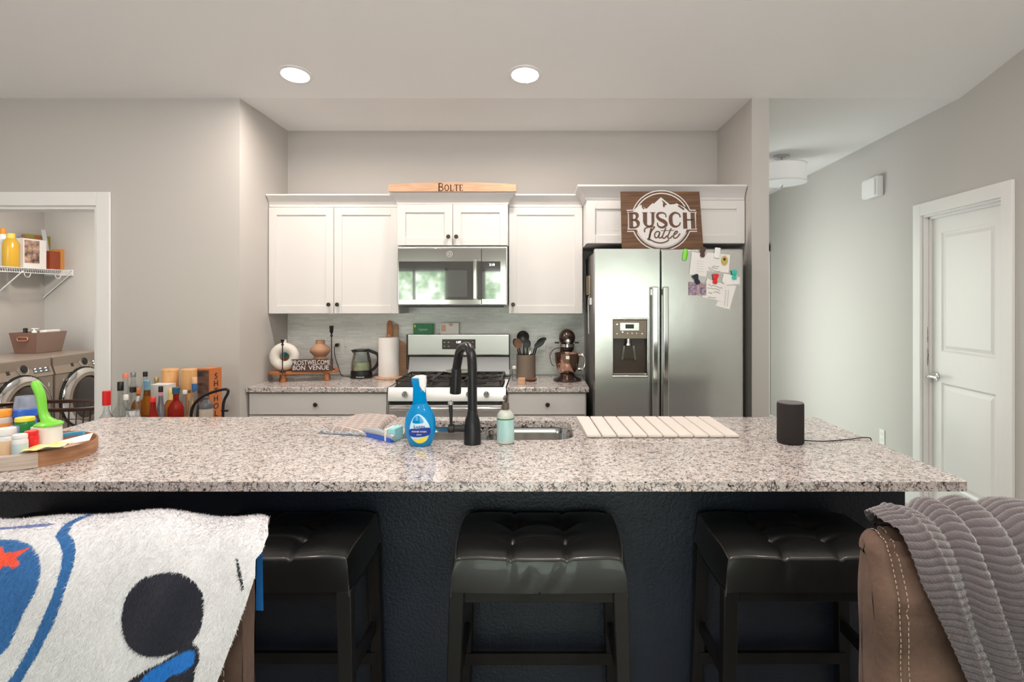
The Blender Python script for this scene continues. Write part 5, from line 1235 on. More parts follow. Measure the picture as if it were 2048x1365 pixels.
# ================================================================ LAUNDRY
champ = mat('champagne_metal', (.36, .295, .245), .32, .45)
def machine(y0, y1, label, gl):
    xf, xb = -4.4, -5.12; zt = .965; t = thing('washing_machine', label, 'washing machine', ((xf+xb)/2, (y0+y1)/2, 0), 'front loading laundry machines')
    yc = (y0+y1)/2; zc = .545
    obj('cabinet', MB().box(xb, xf, y0+.004, y1-.004, .03, .80, .015).box(xb, xf-.02, y0+.004, y1-.004, .79, zt, .015), champ, t)
    obj('plinth', MB().box(xb+.03, xf-.03, y0+.03, y1-.03, 0, .03), M['black'], t)
    sl = .11                                              # sloping control fascia
    m = MB().prism([(y0+.006, 0), (y1-.006, 0), (y1-.006, 1), (y0+.006, 1)], 0, 1, 'X') if False else MB().raw(
        [(xf+.004, y0+.006, .80), (xf+.004, y1-.006, .80), (xf-.05, y1-.006, zt-.004), (xf-.05, y0+.006, zt-.004), (xf-.06, y0+.006, .80), (xf-.06, y1-.006, .80)],
        [(0, 1, 2, 3), (0, 3, 4), (1, 5, 2), (3, 2, 5, 4), (0, 4, 5, 1)])
    obj('control_fascia', m, champ, t)
    tl = math.atan2(.054, .161)
    def onf(y, k): return (xf+.004-.054*k, y, .80+.161*k)
    p = onf(yc+.03, .5)
    def dial(r, ph, m_, nm): 
        return obj(nm, MB().lathe([(r, .001), (r, ph*.7), (r*.85, ph), (.002, ph)], (0, 0, 0), 'X', 28).rotall(-tl, 'Y').add_off(p), m_, t)
    dial(.058, .006, M['chrome'], 'dial_ring'); dial(.046, .012, champ, 'dial_bezel'); dial(.034, .022, M['black'], 'dial')
    def plate(ya, yb, ka, kb, m_, nm, off=.0015):
        a, b, c, d_ = onf(ya, ka), onf(yb, ka), onf(yb, kb), onf(ya, kb); n = Vector((math.cos(tl), 0, math.sin(tl)))*off
        vs = [Vector(q)+n for q in (a, b, c, d_)]+[Vector(q) for q in (a, b, c, d_)]
        return obj(nm, MB().raw(vs, [(0, 1, 2, 3), (0, 4, 5, 1), (1, 5, 6, 2), (2, 6, 7, 3), (3, 7, 4, 0)]), m_, t)
    plate(yc+.13, yc+.30, .18, .86, M['blackglass'], 'display')
    pr = MB()
    for j in range(4):
        for i in range(3):
            c_ = onf(yc+.155+i*.055, .3+j*.14); pr.box(c_[0]+.002, c_[0]+.0035, c_[1]-.012, c_[1]+.004, c_[2]-.003, c_[2]+.003)
    obj('key_marks', pr, M['digits'], t)
    plate(yc-.13, yc-.10, .3, .75, M['iron'], 'power_button', .003)
    # door: wide chrome ring, dark ring, dark glass
    obj('door_ring', MB().lathe([(.262, .004), (.275, .004), (.278, .02), (.262, .045), (.235, .055), (.232, .045), (.235, .02)], (xf, yc, zc), 'X', 56), M['chrome'], t)
    obj('gasket_ring', MB().lathe([(.292, -.002), (.290, .008), (.262, .010)], (xf, yc, zc), 'X', 56, cap=False), M['black'], t)
    obj('inner_ring', MB().lathe([(.232, .03), (.232, .052), (.205, .058), (.2, .045)], (xf, yc, zc), 'X', 56, cap=False), champ, t)
    obj('door_glass', MB().lathe([(.21, .03), (.2, .045), (.15, .062), (.08, .07), (.002, .072)], (xf, yc, zc), 'X', 48), mat('dark_glass', (.02, .012, .009), .06, spec=.8, coat=.6), t)
    obj('badge', MB().box(xf+.0005, xf+.002, y1-.07, y1-.05, .70, .735), M['chrome'], t)
    return t
def add_off(s, p):
    for v in s.bm.verts: v.co += Vector(p)
    return s
MB.add_off = add_off
machine(4.70, 5.37, 'nearer champagne front load washing machine seen through the laundry doorway', 0)
machine(5.38, 6.05, 'farther champagne front load machine beside the laundry back wall', 1)
# basket on the machine
bk_ = thing('storage_basket', 'brown tapered storage bin with cutout handle on top of the machines', 'basket', (-4.89, 5.78, .966))
z0, z1 = .9665, 1.165; x0, x1, y0, y1 = -5.0, -4.78, 5.62, 5.95
bmat = mat('brown_bin', (.20, .10, .07), .6)
def tapered(x0, x1, y0, y1, z0, z1, k, th):
    o = [(x0+k, y0+k), (x1-k, y0+k), (x1-k, y1-k), (x0+k, y1-k)]; O = [(x0, y0), (x1, y0), (x1, y1), (x0, y1)]
    I = [(x0+th, y0+th), (x1-th, y0+th), (x1-th, y1-th), (x0+th, y1-th)]; J = [(x0+k+th, y0+k+th), (x1-k-th, y0+k+th), (x1-k-th, y1-k-th), (x0+k+th, y1-k-th)]
    vs = [(a, b, z0) for a, b in o]+[(a, b, z1) for a, b in O]+[(a, b, z1) for a, b in I]+[(a, b, z0+.01) for a, b in J]
    fs = [(3, 2, 1, 0), (12, 13, 14, 15)]+[(r*4+i, r*4+(i+1) % 4, r*4+4+(i+1) % 4, r*4+4+i) for r in range(3) for i in range(4)]
    return vs, fs
obj('bin', MB().raw(*tapered(x0-.02, x1+.02, y0-.02, y1+.02, z0, z1, .03, .008)), bmat, bk_)
obj('side_panel', MB().raw([(x1-.009, y0+.012, z0+.002), (x1-.009, y1-.012, z0+.002), (x1+.0215, y1+.018, z1-.002), (x1+.0215, y0-.018, z1-.002)], [(0, 1, 2, 3)]), mat('taupe_fabric', (.30, .21, .17), .8), bk_)
obj('handle_ring', MB().tube([((x0+x1)/2+.05*math.copysign(abs(math.cos(a))**.5, math.cos(a)), y0-.0165, 1.105+.018*math.copysign(abs(math.sin(a))**.6, math.sin(a))) for a in np.linspace(0, 2*PI, 24, endpoint=False)], .006, 8, True), mat('copper_trim', (.55, .22, .13), .35, .4), bk_)
one('spray_can', MB().lathe([(.02, z0+.012), (.02, z1-.0), (.016, z1+.02), (.02, z1+.022), (.018, z1+.04), (.002, z1+.045)], (-4.93, 5.68, 0)), M['black'], 'black capped bottle poking out of the brown storage bin', 'bottle')
one('white_dispenser', MB().lathe([(.022, z0+.012), (.022, z1+.005), (.012, z1+.015), (.012, z1+.03)], (-4.86, 5.70, 0)).box(-4.885, -4.82, 5.69, 5.71, z1+.03, z1+.04, .004), M['white'], 'white pump dispenser poking out of the brown storage bin', 'bottle')
one('folded_cloth', MB().box(-4.86, -4.79, 5.75, 5.93, z0+.15, z1+.018, .01), M['paper'], 'white folded cloth in the brown storage bin', 'cloth')
# wire shelf
sh = thing('wire_shelf', 'white ventilated wire shelf with diagonal braces in the laundry room', 'shelf', (-5.05, 5.4, 1.78))
zs_ = 1.785; ye = 6.21
obj('front_rail', MB().tube([(-4.9, 4.0, zs_), (-4.9, ye, zs_)], .004, 6).tube([(-4.895, 4.0, zs_-.045), (-4.895, ye, zs_-.045)], .004, 6), M['white'], sh)
obj('back_rail', MB().tube([(-5.19, 4.0, zs_), (-5.19, ye, zs_)], .004, 6).tube([(-5.05, 4.0, zs_-.006), (-5.05, ye, zs_-.006)], .003, 6), M['white'], sh)
m_ = MB()
for k in range(58):
    y = 4.75+k*.025; m_.tube([(-5.19, y, zs_+.003), (-4.902, y, zs_+.003), (-4.894, y, zs_-.045)], .0016, 4)
tag(obj('cross_wires', m_, M['white'], sh), kind=None)
obj('end_bracket', MB().box(-5.19, -4.885, ye-.004, ye+.006, zs_-.055, zs_+.012, .003), M['white'], sh)
for y in (5.0, 5.62, ye-.01):
    obj('brace', MB().tube([(-4.9, y, zs_-.03), (-5.195, y, 1.50)], .006, 6), M['white'], sh)
for y in (5.66, 6.02):
    m_ = MB(); m_.tube([(-4.893, y+.035*math.cos(a), zs_-.05+.035*math.sin(a)*1.1) for a in np.linspace(-PI, 0, 12)], .003, 6)
    obj('hanger_loop', m_, M['white'], sh)
zq = zs_+.0052
def dd(px, x=-5.03): return -x*F/(PX-px)
def lbottle(name, label, px, py0, r, m1, m2, shape, x=-5.02, cat='bottle'):
    y = dd(px, x); zt = Z(py0, y); t = thing(name, label, cat, (x, y, zq), None)
    h = zt-zq
    obj('body', MB().lathe([(r*.95, zq), (r, zq+.01), (r, zq+h*.68), (r*.55, zq+h*.85)], (x, y, 0), seg=20), m1, t)
    obj('cap', MB().lathe([(r*.5, zq+h*.851), (r*.5, zt-.004), (r*.4, zt)], (x, y, 0), seg=16), m2, t)
lbottle('cleaner_bottle', 'white cleaner bottle with orange trigger at the left of the wire shelf', 6, 457, .045, M['white'], M['orange'], 0, x=-5.13)
lbottle('oil_jug', 'amber yellow jug on the wire shelf', 22, 467, .066, mat('yellow_oil', (.80, .47, .05), .15, trans=.3), mat('yellow_cap', (.8, .55, .1), .4), 0, x=-4.98)
lbottle('blue_canister', 'blue canister behind the amber jug on the wire shelf', 41, 474, .045, M['blue'], mat('blue2', (.10, .30, .62), .4), 0, x=-5.135)
def lbox(name, label, pxa, pxb, pya, x, m, dep=.1, rz=0, zbase=None, cat='box'):
    ya_, yb_ = dd(pxa, x), dd(pxb, x); zt = Z(pya, (ya_+yb_)/2); t = thing(name, label, cat, (x, (ya_+yb_)/2, zbase or zq))
    obj('carton', MB().box(x-dep, x, ya_, yb_, zbase or zq, zt, .003), m, t); return t, ya_, yb_, zt
t, a, b, zt = lbox('photo_box', 'white box printed with a brown picture on the wire shelf', 47, 93, 479, -4.96, M['paper'], .07)
obj('picture', MB().box(-4.9595, -4.958, a+.01, a+(b-a)*.68, zq+.05, zt-.015), mat('brown_picture', (.10, .05, .04), .4, var=(18, (1, 1, 1), (.62, .42, .32))), t)
t, a, b, zt = lbox('snack_bag', 'green and red crinkled bag standing behind the picture box', 52, 106, 471, -5.135, mat('green_red_bag', (.22, .38, .08), .35, var=(7, (1, 1, 1), (.48, .09, .05))), .04, cat='bag')
t, a, b, zt = lbox('red_canister', 'translucent red jar near the end of the wire shelf', 100, 121, 503, -4.97, mat('red_translucent', (.45, .09, .03), .2, trans=.3), .09)
t, a, b, zt = lbox('orange_carton', 'orange carton at the right end of the wire shelf', 121, 145.5, 500, -4.99, mat('orange_card', (.72, .32, .08), .5), .1)
yy = dd(110); m_ = MB().box(-5.02, -5.012, yy-.13, yy+.13, 1.9, 2.20, .002).rot(.45, 'X', (-5.0, yy, 2.05))
one('clear_folder', MB().box(-5.085, -5.077, yy-.02, yy+.03, zq+.005, 2.21, .002).rot(.22, 'X', (-5.05, yy, zq)), mat('pale_plastic', (.62, .62, .66), .25), 'thin pale plastic sheet standing upright among the shelf items', 'folder')
# wire hamper
hx, hy = -3.55, 4.36; hr = .32; zr_ = Z(812, hy)
ha_ = thing('wire_hamper', 'dark bronze wire basket on legs in front of the laundry machines', 'basket', (hx, hy, 0))
br = mat('dark_bronze', (.05, .022, .015), .35, .6)
def oval(z, k=1): return [(hx+hr*1.35*k*math.cos(a), hy+hr*.6*k*math.sin(a), z) for a in np.linspace(0, 2*PI, 48, endpoint=False)]
m_ = MB().tube(oval(zr_), .009, 8, True, flat=1.6)
obj('top_rim', m_, br, ha_)
m_ = MB().tube(oval(.45, .9), .005, 6, True).tube(oval(.56, .94), .003, 6, True)
for p, q in zip(oval(zr_), oval(.45, .9)): m_.tube([p, q], .003, 5)
for k in range(-5, 6): m_.tube([(hx+k*.07, hy-.15, .45), (hx+k*.07, hy+.15, .45)], .003, 5)
obj('wire_cage', m_, br, ha_)
for a in (-1, 1):
    for b in (-1, 1): obj('leg', MB().tube([(hx+a*.27, hy+b*.11, .45), (hx+a*.29, hy+b*.12, 0)], .008, 8), br, ha_)

# ================================================================ BAR CART WITH BOTTLES
CT = .743
ca = thing('bar_cart', 'low cart against the wall holding liquor bottles behind the island', 'bar cart', (-2.2, 3.4, 0))
obj('top_shelf', MB().box(-2.68, -1.80, 3.10, 3.655, CT-.02, CT, .004), M['bwood'], ca)
obj('lower_shelf', MB().box(-2.66, -1.82, 3.12, 3.65, .22, .24, .004), M['bwood'], ca)
for a in (-2.665, -1.815):
    for b in (3.118, 3.638): obj('leg', MB().box(a-.014, a+.014, b-.014, b+.014, 0, CT-.02), M['bwood'], ca)
zc_ = CT+.0008
G = 'liquor bottles on the bar cart'
def bottle(label, px, py, d, r, shape, glass, cap, lab=None, liquid=None, neckc=None, capr=None, ck=None):
    x = X(px, d); zt = Z(py, d); h = zt-zc_; t = thing('liquor_bottle', label, 'bottle', (x, d, zc_), G)
    if shape == 'tall': P = [(.96, 0), (1, .02), (1, .60), (.85, .68), (.42, .76), (.38, .90)]
    elif shape == 'globe': P = [(.7, 0), (.95, .08), (1, .22), (.86, .38), (.45, .5), (.3, .6), (.3, .88)]
    elif shape == 'cone': P = [(.9, 0), (1, .04), (.96, .25), (.7, .5), (.42, .68), (.34, .88)]
    else: P = [(.95, 0), (1, .03), (1, .55), (.7, .66), (.36, .72), (.36, .86)]
    if ck: P = [q for q in P if q[1] < ck]+[(P[-1][0], ck)]
    pr = [(r*a, zc_+h*b) for a, b in P]
    obj('glass', MB().lathe(pr, (x, d, 0), seg=24), glass, t)
    nr = P[-1][0]*r; k = P[-1][1]; cr_ = capr or nr*1.15
    obj('cap', MB().lathe([(cr_, zc_+h*k+.0005), (cr_, zt-.003), (cr_*.85, zt)], (x, d, 0), seg=16), cap, t)
    if lab: obj('label', MB().lathe([(np.interp(q, [p[1] for p in P], [p[0] for p in P])*r*1.015, zc_+h*q) for q in (lab[1], (lab[1]+lab[2])/2, lab[2])], (x, d, 0), cap=False, seg=24), lab[0], t)
    if neckc and neckc[1] < k: obj('neck_wrap', MB().lathe([(nr*1.12, zc_+h*neckc[1]), (nr*1.08, zc_+h*k)], (x, d, 0), cap=False, seg=18), neckc[0], t)
cg = M['clear']; whl = mat('white_label', (.7, .68, .65), .6)
bluef = mat('blue_foil', (.16, .33, .45), .35); pink = mat('pink_foil', (.60, .25, .32), .35); dkb = mat('dark_blue_cap', (.02, .09, .16), .3)
redl = mat('red_spirit', (.45, .03, .02), .06, trans=.6, ior=1.2)
bottle('clear bell shaped bottle with a bright red cap, leftmost on the cart', 213, 782, 3.18, .042, 'globe', cg, M['red'], capr=.0195, ck=.68)
bottle('round clear decanter with a black cap next to the red capped bottle', 241, 764, 3.31, .046, 'globe', cg, M['black'], (whl, .1, .28), ck=.82)
bottle('slim clear bottle with an orange stopper behind the black capped decanter', 251, 747, 3.5, .035, 'tall', cg, mat('coral', (.75, .22, .15), .4))
bottle('tall clear bottle with a silver grey cap at the back of the cart', 266.5, 745, 3.61, .034, 'tall', cg, mat('grey_cap', (.28, .28, .30), .3, .5))
bottle('short patterned clear bottle with a black cap in the front row', 266, 774, 3.25, .042, 'cone', cg, M['black'], (mat('speck', (.4, .42, .45), .4, var=(60, (1, 1, 1), (.8, .8, .8))), .1, .5))
bottle('bottle with a small rust orange cap behind the patterned bottle', 276, 777, 3.4, .034, 'std', M['amber'], mat('rust_cap', (.55, .16, .05), .4))
bottle('amber liquor bottle with a dusty blue neck', 294, 761, 3.37, .044, 'cone', M['amber'], bluef, (whl, .06, .26), neckc=(bluef, .68))
bottle('tall clear bottle with a black and white cap at the back', 290.5, 744, 3.61, .030, 'tall', cg, M['blackm'])
bottle('bottle with a gold cap standing behind the white carton', 313, 755, 3.61, .032, 'tall', mat('pale_gold_glass', (.7, .62, .4), .1, trans=.6), mat('gold_cap', (.50, .36, .16), .3, .6))
t, = [thing('white_carton', 'plain white bottle carton in the middle of the bar cart', 'box', (X(318, 3.45), 3.45, zc_))]
obj('carton', MB().box(X(300, 3.42), X(335, 3.42), 3.42, 3.50, zc_, Z(770, 3.42), .002), whl, t)
bottle('small grey bottle with a pink neck in front of the white carton', 321.5, 773, 3.22, .030, 'cone', mat('smoke_glass', (.35, .36, .40), .1, trans=.6), M['black'], neckc=(pink, .62))
bottle('red bottle with pink and red label, low in the front row', 306, 795, 3.16, .036, 'cone', redl, M['red'], (mat('red_white_label', (.65, .12, .10), .5, var=(40, (1, 1, 1), (.8, .7, .65))), .05, .4))
bottle('amber bottle with a pale gold neck beside the pink necked bottle', 341, 777, 3.385, .034, 'std', M['amber'], mat('pale_gold', (.75, .55, .22), .35), neckc=(mat('gold_foil', (.78, .58, .25), .35), .7))
bottle('red spirit bottle with a dark blue cap and yellow label', 352, 775, 3.24, .040, 'std', redl, dkb, (mat('yellow_label', (.75, .62, .15), .5, var=(30, (1, 1, 1), (.75, .72, .68))), .08, .35), capr=.019)
bottle('clear square shouldered bottle left of the blue capped bottle', 370, 781, 3.42, .030, 'tall', cg, whl)
bottle('clear bottle with blue neck band and pale stopper in front of the orange box', 389, 755, 3.33, .040, 'cone', cg, mat('cork', (.70, .42, .25), .6), neckc=(mat('blue_band', (.04, .14, .35), .35), .74), capr=.014)
bottle('stout clear bottle with a white label low at the front left', 252, 790, 3.15, .036, 'globe', cg, whl, (whl, .1, .4))
bottle('small round clear bottle with silver label, low front', 276, 793, 3.13, .034, 'globe', cg, mat('silver_cap', (.5, .5, .52), .25, .7), (mat('silver_label', (.55, .56, .60), .3), .1, .4))
def canister(label, px, py0, py1, d, r):
    x = X(px, d); t = thing('bamboo_canister', label, 'canister', (x, d, zc_)); zt = Z(py0, d); zb = Z(py1, d) if py1 else zc_
    obj('tube_body', MB().lathe([(r*.98, zb), (r, zb+.004), (r, zt-.012)], (x, d, 0), seg=32), M['bamboo'], t)
    obj('lid', MB().lathe([(r*1.01, zt-.0115), (r*1.01, zt-.003), (r*.98, zt), (.002, zt)], (x, d, 0), seg=32), M['bamboo'], t)
    return t, x, zb
canister('left bamboo canister rising behind the gold capped bottle', 340, 738, None, 3.55, .046)
t, x, zb = canister('right bamboo canister raised on a wooden cup beside the orange box', 379, 738, 779, 3.56, .046)
obj('stand', MB().lathe([(.03, zc_), (.03, zc_+.01), (.02, zc_+.05), (.022, zb-.02), (.044, zb-.0005)], (x, 3.56, 0), seg=28), M['bamboo'], t)
# orange-edged whiskey box turned so two faces show
bx_, by_ = X(420, 3.42), 3.42; H = Z(738, 3.42)-zc_
wb = thing('whiskey_box', 'tall dark and orange liquor box with vertical black letters', 'box', (bx_, by_, zc_))
oc = mat('copper_orange', (.55, .17, .05), .4)
w1, w2 = .085, .10
obj('carton', MB().box(bx_-w1, bx_, by_, by_+w2, zc_, zc_+H, .001).rotall(-.15, 'Z', (bx_, by_, 0)), oc, wb)
obj('dark_panel', MB().box(bx_-w1+.006, bx_-.008, by_-.0012, by_, zc_+.01, zc_+H-.01).rotall(-.15, 'Z', (bx_, by_, 0)), mat('dark_artwork', (.03, .018, .015), .3, var=(14, (1, 1, 2), (.20, .10, .07))), wb)
ra = -.15
for k, ch in enumerate('SHTHOL'):
    c_ = Vector((bx_, by_, 0))+Vector((.0007, w2/2-.004, 0)).xyz
    c_ = Matrix.Rotation(ra, 3, 'Z') @ Vector((.001, w2/2, 0))+Vector((bx_, by_, zc_+H-.05-k*.044))
    text(ch, .05, M['ink'], wb, c_, 'lettering', rot=(PI/2, 0, ra+PI/2), sx=1.15)
# black wire caddy
wc = thing('wire_caddy', 'black metal caddy with tall loop handle at the right end of the bar cart', 'caddy', (X(418, 3.2), 3.2, zc_))
d = 3.2; pts = cr([(X(382, d), d, zc_+.01), (X(384, d), d, Z(820, d)), (X(400, d), d, Z(797, d)), (X(425, d), d, Z(785, d)), (X(452, d), d, Z(779, d)), (X(456, d), d, Z(786, d)), (X(448, d), d, Z(803, d)), (X(446, d), d, Z(825, d)), (X(446, d), d, zc_+.01)], 5)
obj('loop_handle', MB().tube(pts, .0075, 10), M['blackm'], wc)
obj('hinge_pin', MB().cyl((X(443, d), d, Z(822, d)), .006, .035, 'X', 10), M['blackm'], wc)
obj('tray', MB().box(X(380, d), X(449, d), d-.05, d+.05, zc_, zc_+.014, .004), M['blackm'], wc)
obj('side_plate', MB().prism([(X(386, d), zc_+.014), (X(398, d), zc_+.014), (X(401, d), Z(812, d)), (X(392, d), Z(812, d))], d+.01, d+.02, 'Y'), M['iron'], wc)
jx = X(409, 3.2)
t = thing('glass_canister', 'lidded glass canister with dark domed lid inside the black caddy', 'jar', (jx, 3.22, zc_+.015))
obj('body', MB().lathe([(.032, zc_+.0145), (.034, zc_+.02), (.034, Z(818, 3.2))], (jx, 3.215, 0)), mat('pale_ribbed', (.52, .45, .38), .4), t)
obj('lid', MB().lathe([(.036, Z(817.9, 3.2)), (.036, Z(813, 3.2)), (.028, Z(806, 3.2)), (.012, Z(800, 3.2)), (.014, Z(796, 3.2)), (.002, Z(794, 3.2))], (jx, 3.215, 0)), mat('smoke_lid', (.10, .10, .11), .15), t)

# ================================================================ SEATING IN THE FOREGROUND
suede = mat('brown_suede', (.075, .044, .032), .75, spec=.25, sheen=.06, bump=(60, .5, .006), var=(9, (1, 1, 1), (.13, .078, .058)))
stitch = mat('tan_stitch', (.42, .32, .26), .7)
PB = [(1.19, .30), (1.205, .60), (1.212, .90), (1.205, 1.0), (1.185, 1.037), (1.12, 1.03), (1.082, .975), (1.066, .88), (1.06, .76), (1.06, .60), (1.06, .45), (1.06, .30)]
def profile(pts, k=10):
    P = np.array(cr(pts, k)); s = np.r_[0, np.cumsum(np.hypot(*np.diff(P, axis=0).T))]
    d = np.gradient(P, s, axis=0); n = np.stack([-d[:, 1], d[:, 0]], 1); n /= np.linalg.norm(n, axis=1)[:, None]
    return P, s, n                                        # n points inward or outward; sign fixed below
P_, s_, n_ = profile(PB)
ctr = np.array([1.13, .7])
if ((P_-ctr)*n_).sum() < 0: n_ = -n_
def pp(s):
    return (np.array([np.interp(s, s_, P_[:, 0]), np.interp(s, s_, P_[:, 1])]), np.array([np.interp(s, s_, n_[:, 0]), np.interp(s, s_, n_[:, 1])]))
sT = s_[np.argmin(np.hypot(P_[:, 0]-1.185, P_[:, 1]-1.037))]   # arc length at the top edge
def cushion(x0, x1, R, wr, rear=.0, inset=.014):
    nu, nv = 110, 120
    def f(u, v):
        u = u if u > .12 else .12*(1-math.cos(u/.12*PI/2))
        x = x0+(x1-x0)*u; e0 = max(0, 1-(x-x0)/R); e1 = max(0, 1-(x1-x)/R); e = max(e0, e1)
        p, n = pp(v*s_[-1]); ins = inset+R*(1-math.sqrt(max(0, 1-e*e)))-wr(x, v*s_[-1]-sT)
        q = p-n*ins
        return (x, q[0], q[1])
    m = MB().grid(f, nu, nv)
    row = [f(0, j/(nv-1)) for j in range(nv)]; mid = [((row[j][0]), (row[j][1]+row[nv-1-j][1])/2, (row[j][2]+row[nv-1-j][2])/2) for j in range(nv)]
    q = bmesh.new(); q.faces.new([q.verts.new(p) for p in row]); bmesh.ops.triangulate(q, faces=list(q.faces), ngon_method='EAR_CLIP'); m.add(q)
    bmesh.ops.remove_doubles(m.bm, verts=list(m.bm.verts), dist=1e-5)
    return m
def endcap(x, inset, R):
    vs = []; 
    for v in np.linspace(0, 1, 60):
        p, n = pp(v*s_[-1]); q = p-n*(inset+R); vs.append((x, q[0], q[1]))
    return vs
def seatbox(parent, x0, x1):
    obj('seat_base', MB().box(x0, x1, .35, .90, .12, .44, .03, 3), suede, parent)
    obj('foot', MB().box(x0+.06, x0+.11, .45, .50, 0, .12).box(x1-.11, x1-.06, .45, .50, 0, .12).box(x0+.06, x0+.11, 1.05, 1.1, 0, .30).box(x1-.11, x1-.06, 1.05, 1.1, 0, .30), M['bwood'], parent)
# --- left sofa
so_ = thing('sofa', 'brown suede sofa back under the printed fleece blanket', 'sofa', (-1.2, 1.05, 0))
m_ = cushion(-.556, -2.05, .035, lambda x, s: .004*math.sin(s*22+x*5)*math.exp(-abs(x+.556)/.15))
obj('backrest', m_, suede, so_, ang=60)
m_ = MB()
for dx in (-.012, -.024):
    for k in range(26):
        s = sT+.06+k*.016; p, n = pp(s); q = p-n*(.0185 if dx < -.02 else .026); p2, n2 = pp(s+.009); q2 = p2-n2*(.0185 if dx < -.02 else .026)
        m_.tube([(-.556+dx-.01, q[0], q[1]), (-.556+dx-.01, q2[0], q2[1])], .0009, 5)
obj('stitching', m_, stitch, so_)
seatbox(so_, -2.0, -.58)
# --- printed fleece blanket; the design is set out in cloth coordinates (x, length down from the top edge)
def inpoly(X_, S_, poly):
    poly = np.array(poly); c = np.zeros(X_.shape, bool); j = len(poly)-1
    for i in range(len(poly)):
        xi, yi = poly[i]; xj, yj = poly[j]
        with np.errstate(divide='ignore', invalid='ignore'):
            t = ((yi > S_) != (yj > S_)) & (X_ < (xj-xi)*(S_-yi)/(yj-yi)+xi)
        c ^= t; j = i
    return c
circle = cr([(-.689, .131), (-.652, .131), (-.622, .148), (-.605, .178), (-.604, .222), (-.620, .248), (-.648, .264), (-.684, .274), (-.718, .266), (-.742, .247), (-.754, .212), (-.748, .171), (-.725, .142)], 4, True)
bluef_ = [(-1.35, .066), (-1.015, .074), (-.975, .077), (-.940, .087), (-.916, .104), (-.904, .124), (-.901, .142), (-.907, .164), (-.917, .183), (-.928, .205), (-.944, .248), (-.968, .278), (-1.0, .33), (-1.05, .38), (-1.35, .46)]
bo_ = [(-.888, .0), (-.893, .046), (-.885, .068), (-.866, .079), (-.854, .095), (-.849, .119), (-.852, .142), (-.857, .176), (-.868, .212), (-.884, .244), (-.902, .278), (-.916, .300), (-.926, .319), (-.96, .38), (-1.02, .46)]
bi_ = [(-1.05, .46), (-.99, .38), (-.951, .319), (-.937, .300), (-.920, .270), (-.902, .236), (-.887, .200), (-.877, .173), (-.871, .149), (-.869, .124), (-.874, .102), (-.888, .085), (-.905, .074), (-.909, .046), (-.905, 0)]
star = [(-.938, .090), (-.959, .107), (-.945, .117), (-.956, .122), (-.975, .119), (-.989, .130), (-1.01, .122), (-1.04, .13), (-1.03, .11), (-1.045, .095), (-1.012, .097), (-1.0, .086), (-.985, .099), (-.966, .096)]
f1 = cr([(-.77, .36), (-.738, .319), (-.701, .295), (-.663, .275), (-.631, .253), (-.614, .246), (-.602, .256), (-.600, .273), (-.607, .293), (-.615, .36)], 4)
f2 = cr([(-.735, .35), (-.702, .303), (-.663, .280), (-.631, .261), (-.613, .256), (-.608, .266), (-.612, .280), (-.635, .296), (-.665, .312), (-.69, .35)], 4)
f3 = [(-.665, .34), (-.654, .319), (-.632, .312), (-.620, .315), (-.62, .36), (-.66, .36)]
tb = [(-1.35, .038), (-.925, .044), (-.939, .053), (-.969, .053), (-1.01, .050), (-1.35, .046)]
stk = [(-.556, .108), (-.552, .108), (-.540, .128), (-.529, .155), (-.534, .156), (-.546, .132)]
WHITE, BLUE, NAVY, CORAL, BRT = (.69, .68, .705), (.035, .14, .36), (.022, .023, .035), (.80, .10, .05), (.02, .19, .60)
def colors(x, s):
    c = np.tile(np.array(WHITE), (len(x), 1))
    c[inpoly(x, s, bo_+bi_)] = BLUE
    c[inpoly(x, s, tb)] = (.16, .2, .42)
    c[inpoly(x, s, bluef_)] = BLUE
    c[inpoly(x, s, star)] = CORAL
    c[inpoly(x, s, circle)] = NAVY
    c[inpoly(x, s, f1)] = NAVY; c[inpoly(x, s, f2)] = BRT; c[inpoly(x, s, f3)] = BRT
    c[inpoly(x, s, stk)] = NAVY
    c[s < -.045] = BRT
    return c
def bump_(x, s): return .010*math.exp(-((x+.70)/.085)**2)*math.exp(-(s/.06)**2)+.004*math.sin(x*16+s*4)*math.exp(-(s/.15)**2)
def blanket_surface(X_, S_):
    p = np.stack([np.interp(S_+sT, s_, P_[:, 0]), np.interp(S_+sT, s_, P_[:, 1])], -1)
    n = np.stack([np.interp(S_+sT, s_, n_[:, 0]), np.interp(S_+sT, s_, n_[:, 1])], -1)
    off = .006+.014*np.exp(-((X_+.73)/.10)**2)*np.exp(-((S_-.03)/.05)**2)
    off = off+.006*np.exp(-((X_+.56)/.03)**2)*np.exp(-((S_-.05)/.05)**2)
    ln = (X_+.62)+(S_-.02)*.55                             # soft diagonal folds falling from the corner
    off = off+.0055*np.sin(ln*48)*np.exp(-((X_+.64)/.10)**2)*np.clip(S_*8, 0, 1)
    off = off+.004*np.sin(X_*14+S_*9+.8)+.002*np.sin(X_*31-S_*17)
    off = off+.005*0
    return np.stack([X_, p[..., 0]+n[..., 0]*off, p[..., 1]+n[..., 1]*off-7*np.clip(X_+.562, 0, 1)**2*np.exp(-np.clip(S_, 0, 1)/.12)], -1)
def xedge(S_):
    return np.interp(S_, [-.24, -.06, -.02, .03, .06, .09, .105, .13, .17, .24, .32, .46], [-.563, -.566, -.548, -.528, -.512, -.510, -.518, -.513, -.522, -.545, -.573, -.60])
NU, NV = 520, 330; S0_, S1_ = -.205, .46
u = np.linspace(0, 1, NU); v = np.linspace(S0_, S1_, NV)
SS, UU = np.meshgrid(v, u, indexing='ij'); XX = -1.55+(xedge(SS)+1.55)*UU
VV = blanket_surface(XX, SS)
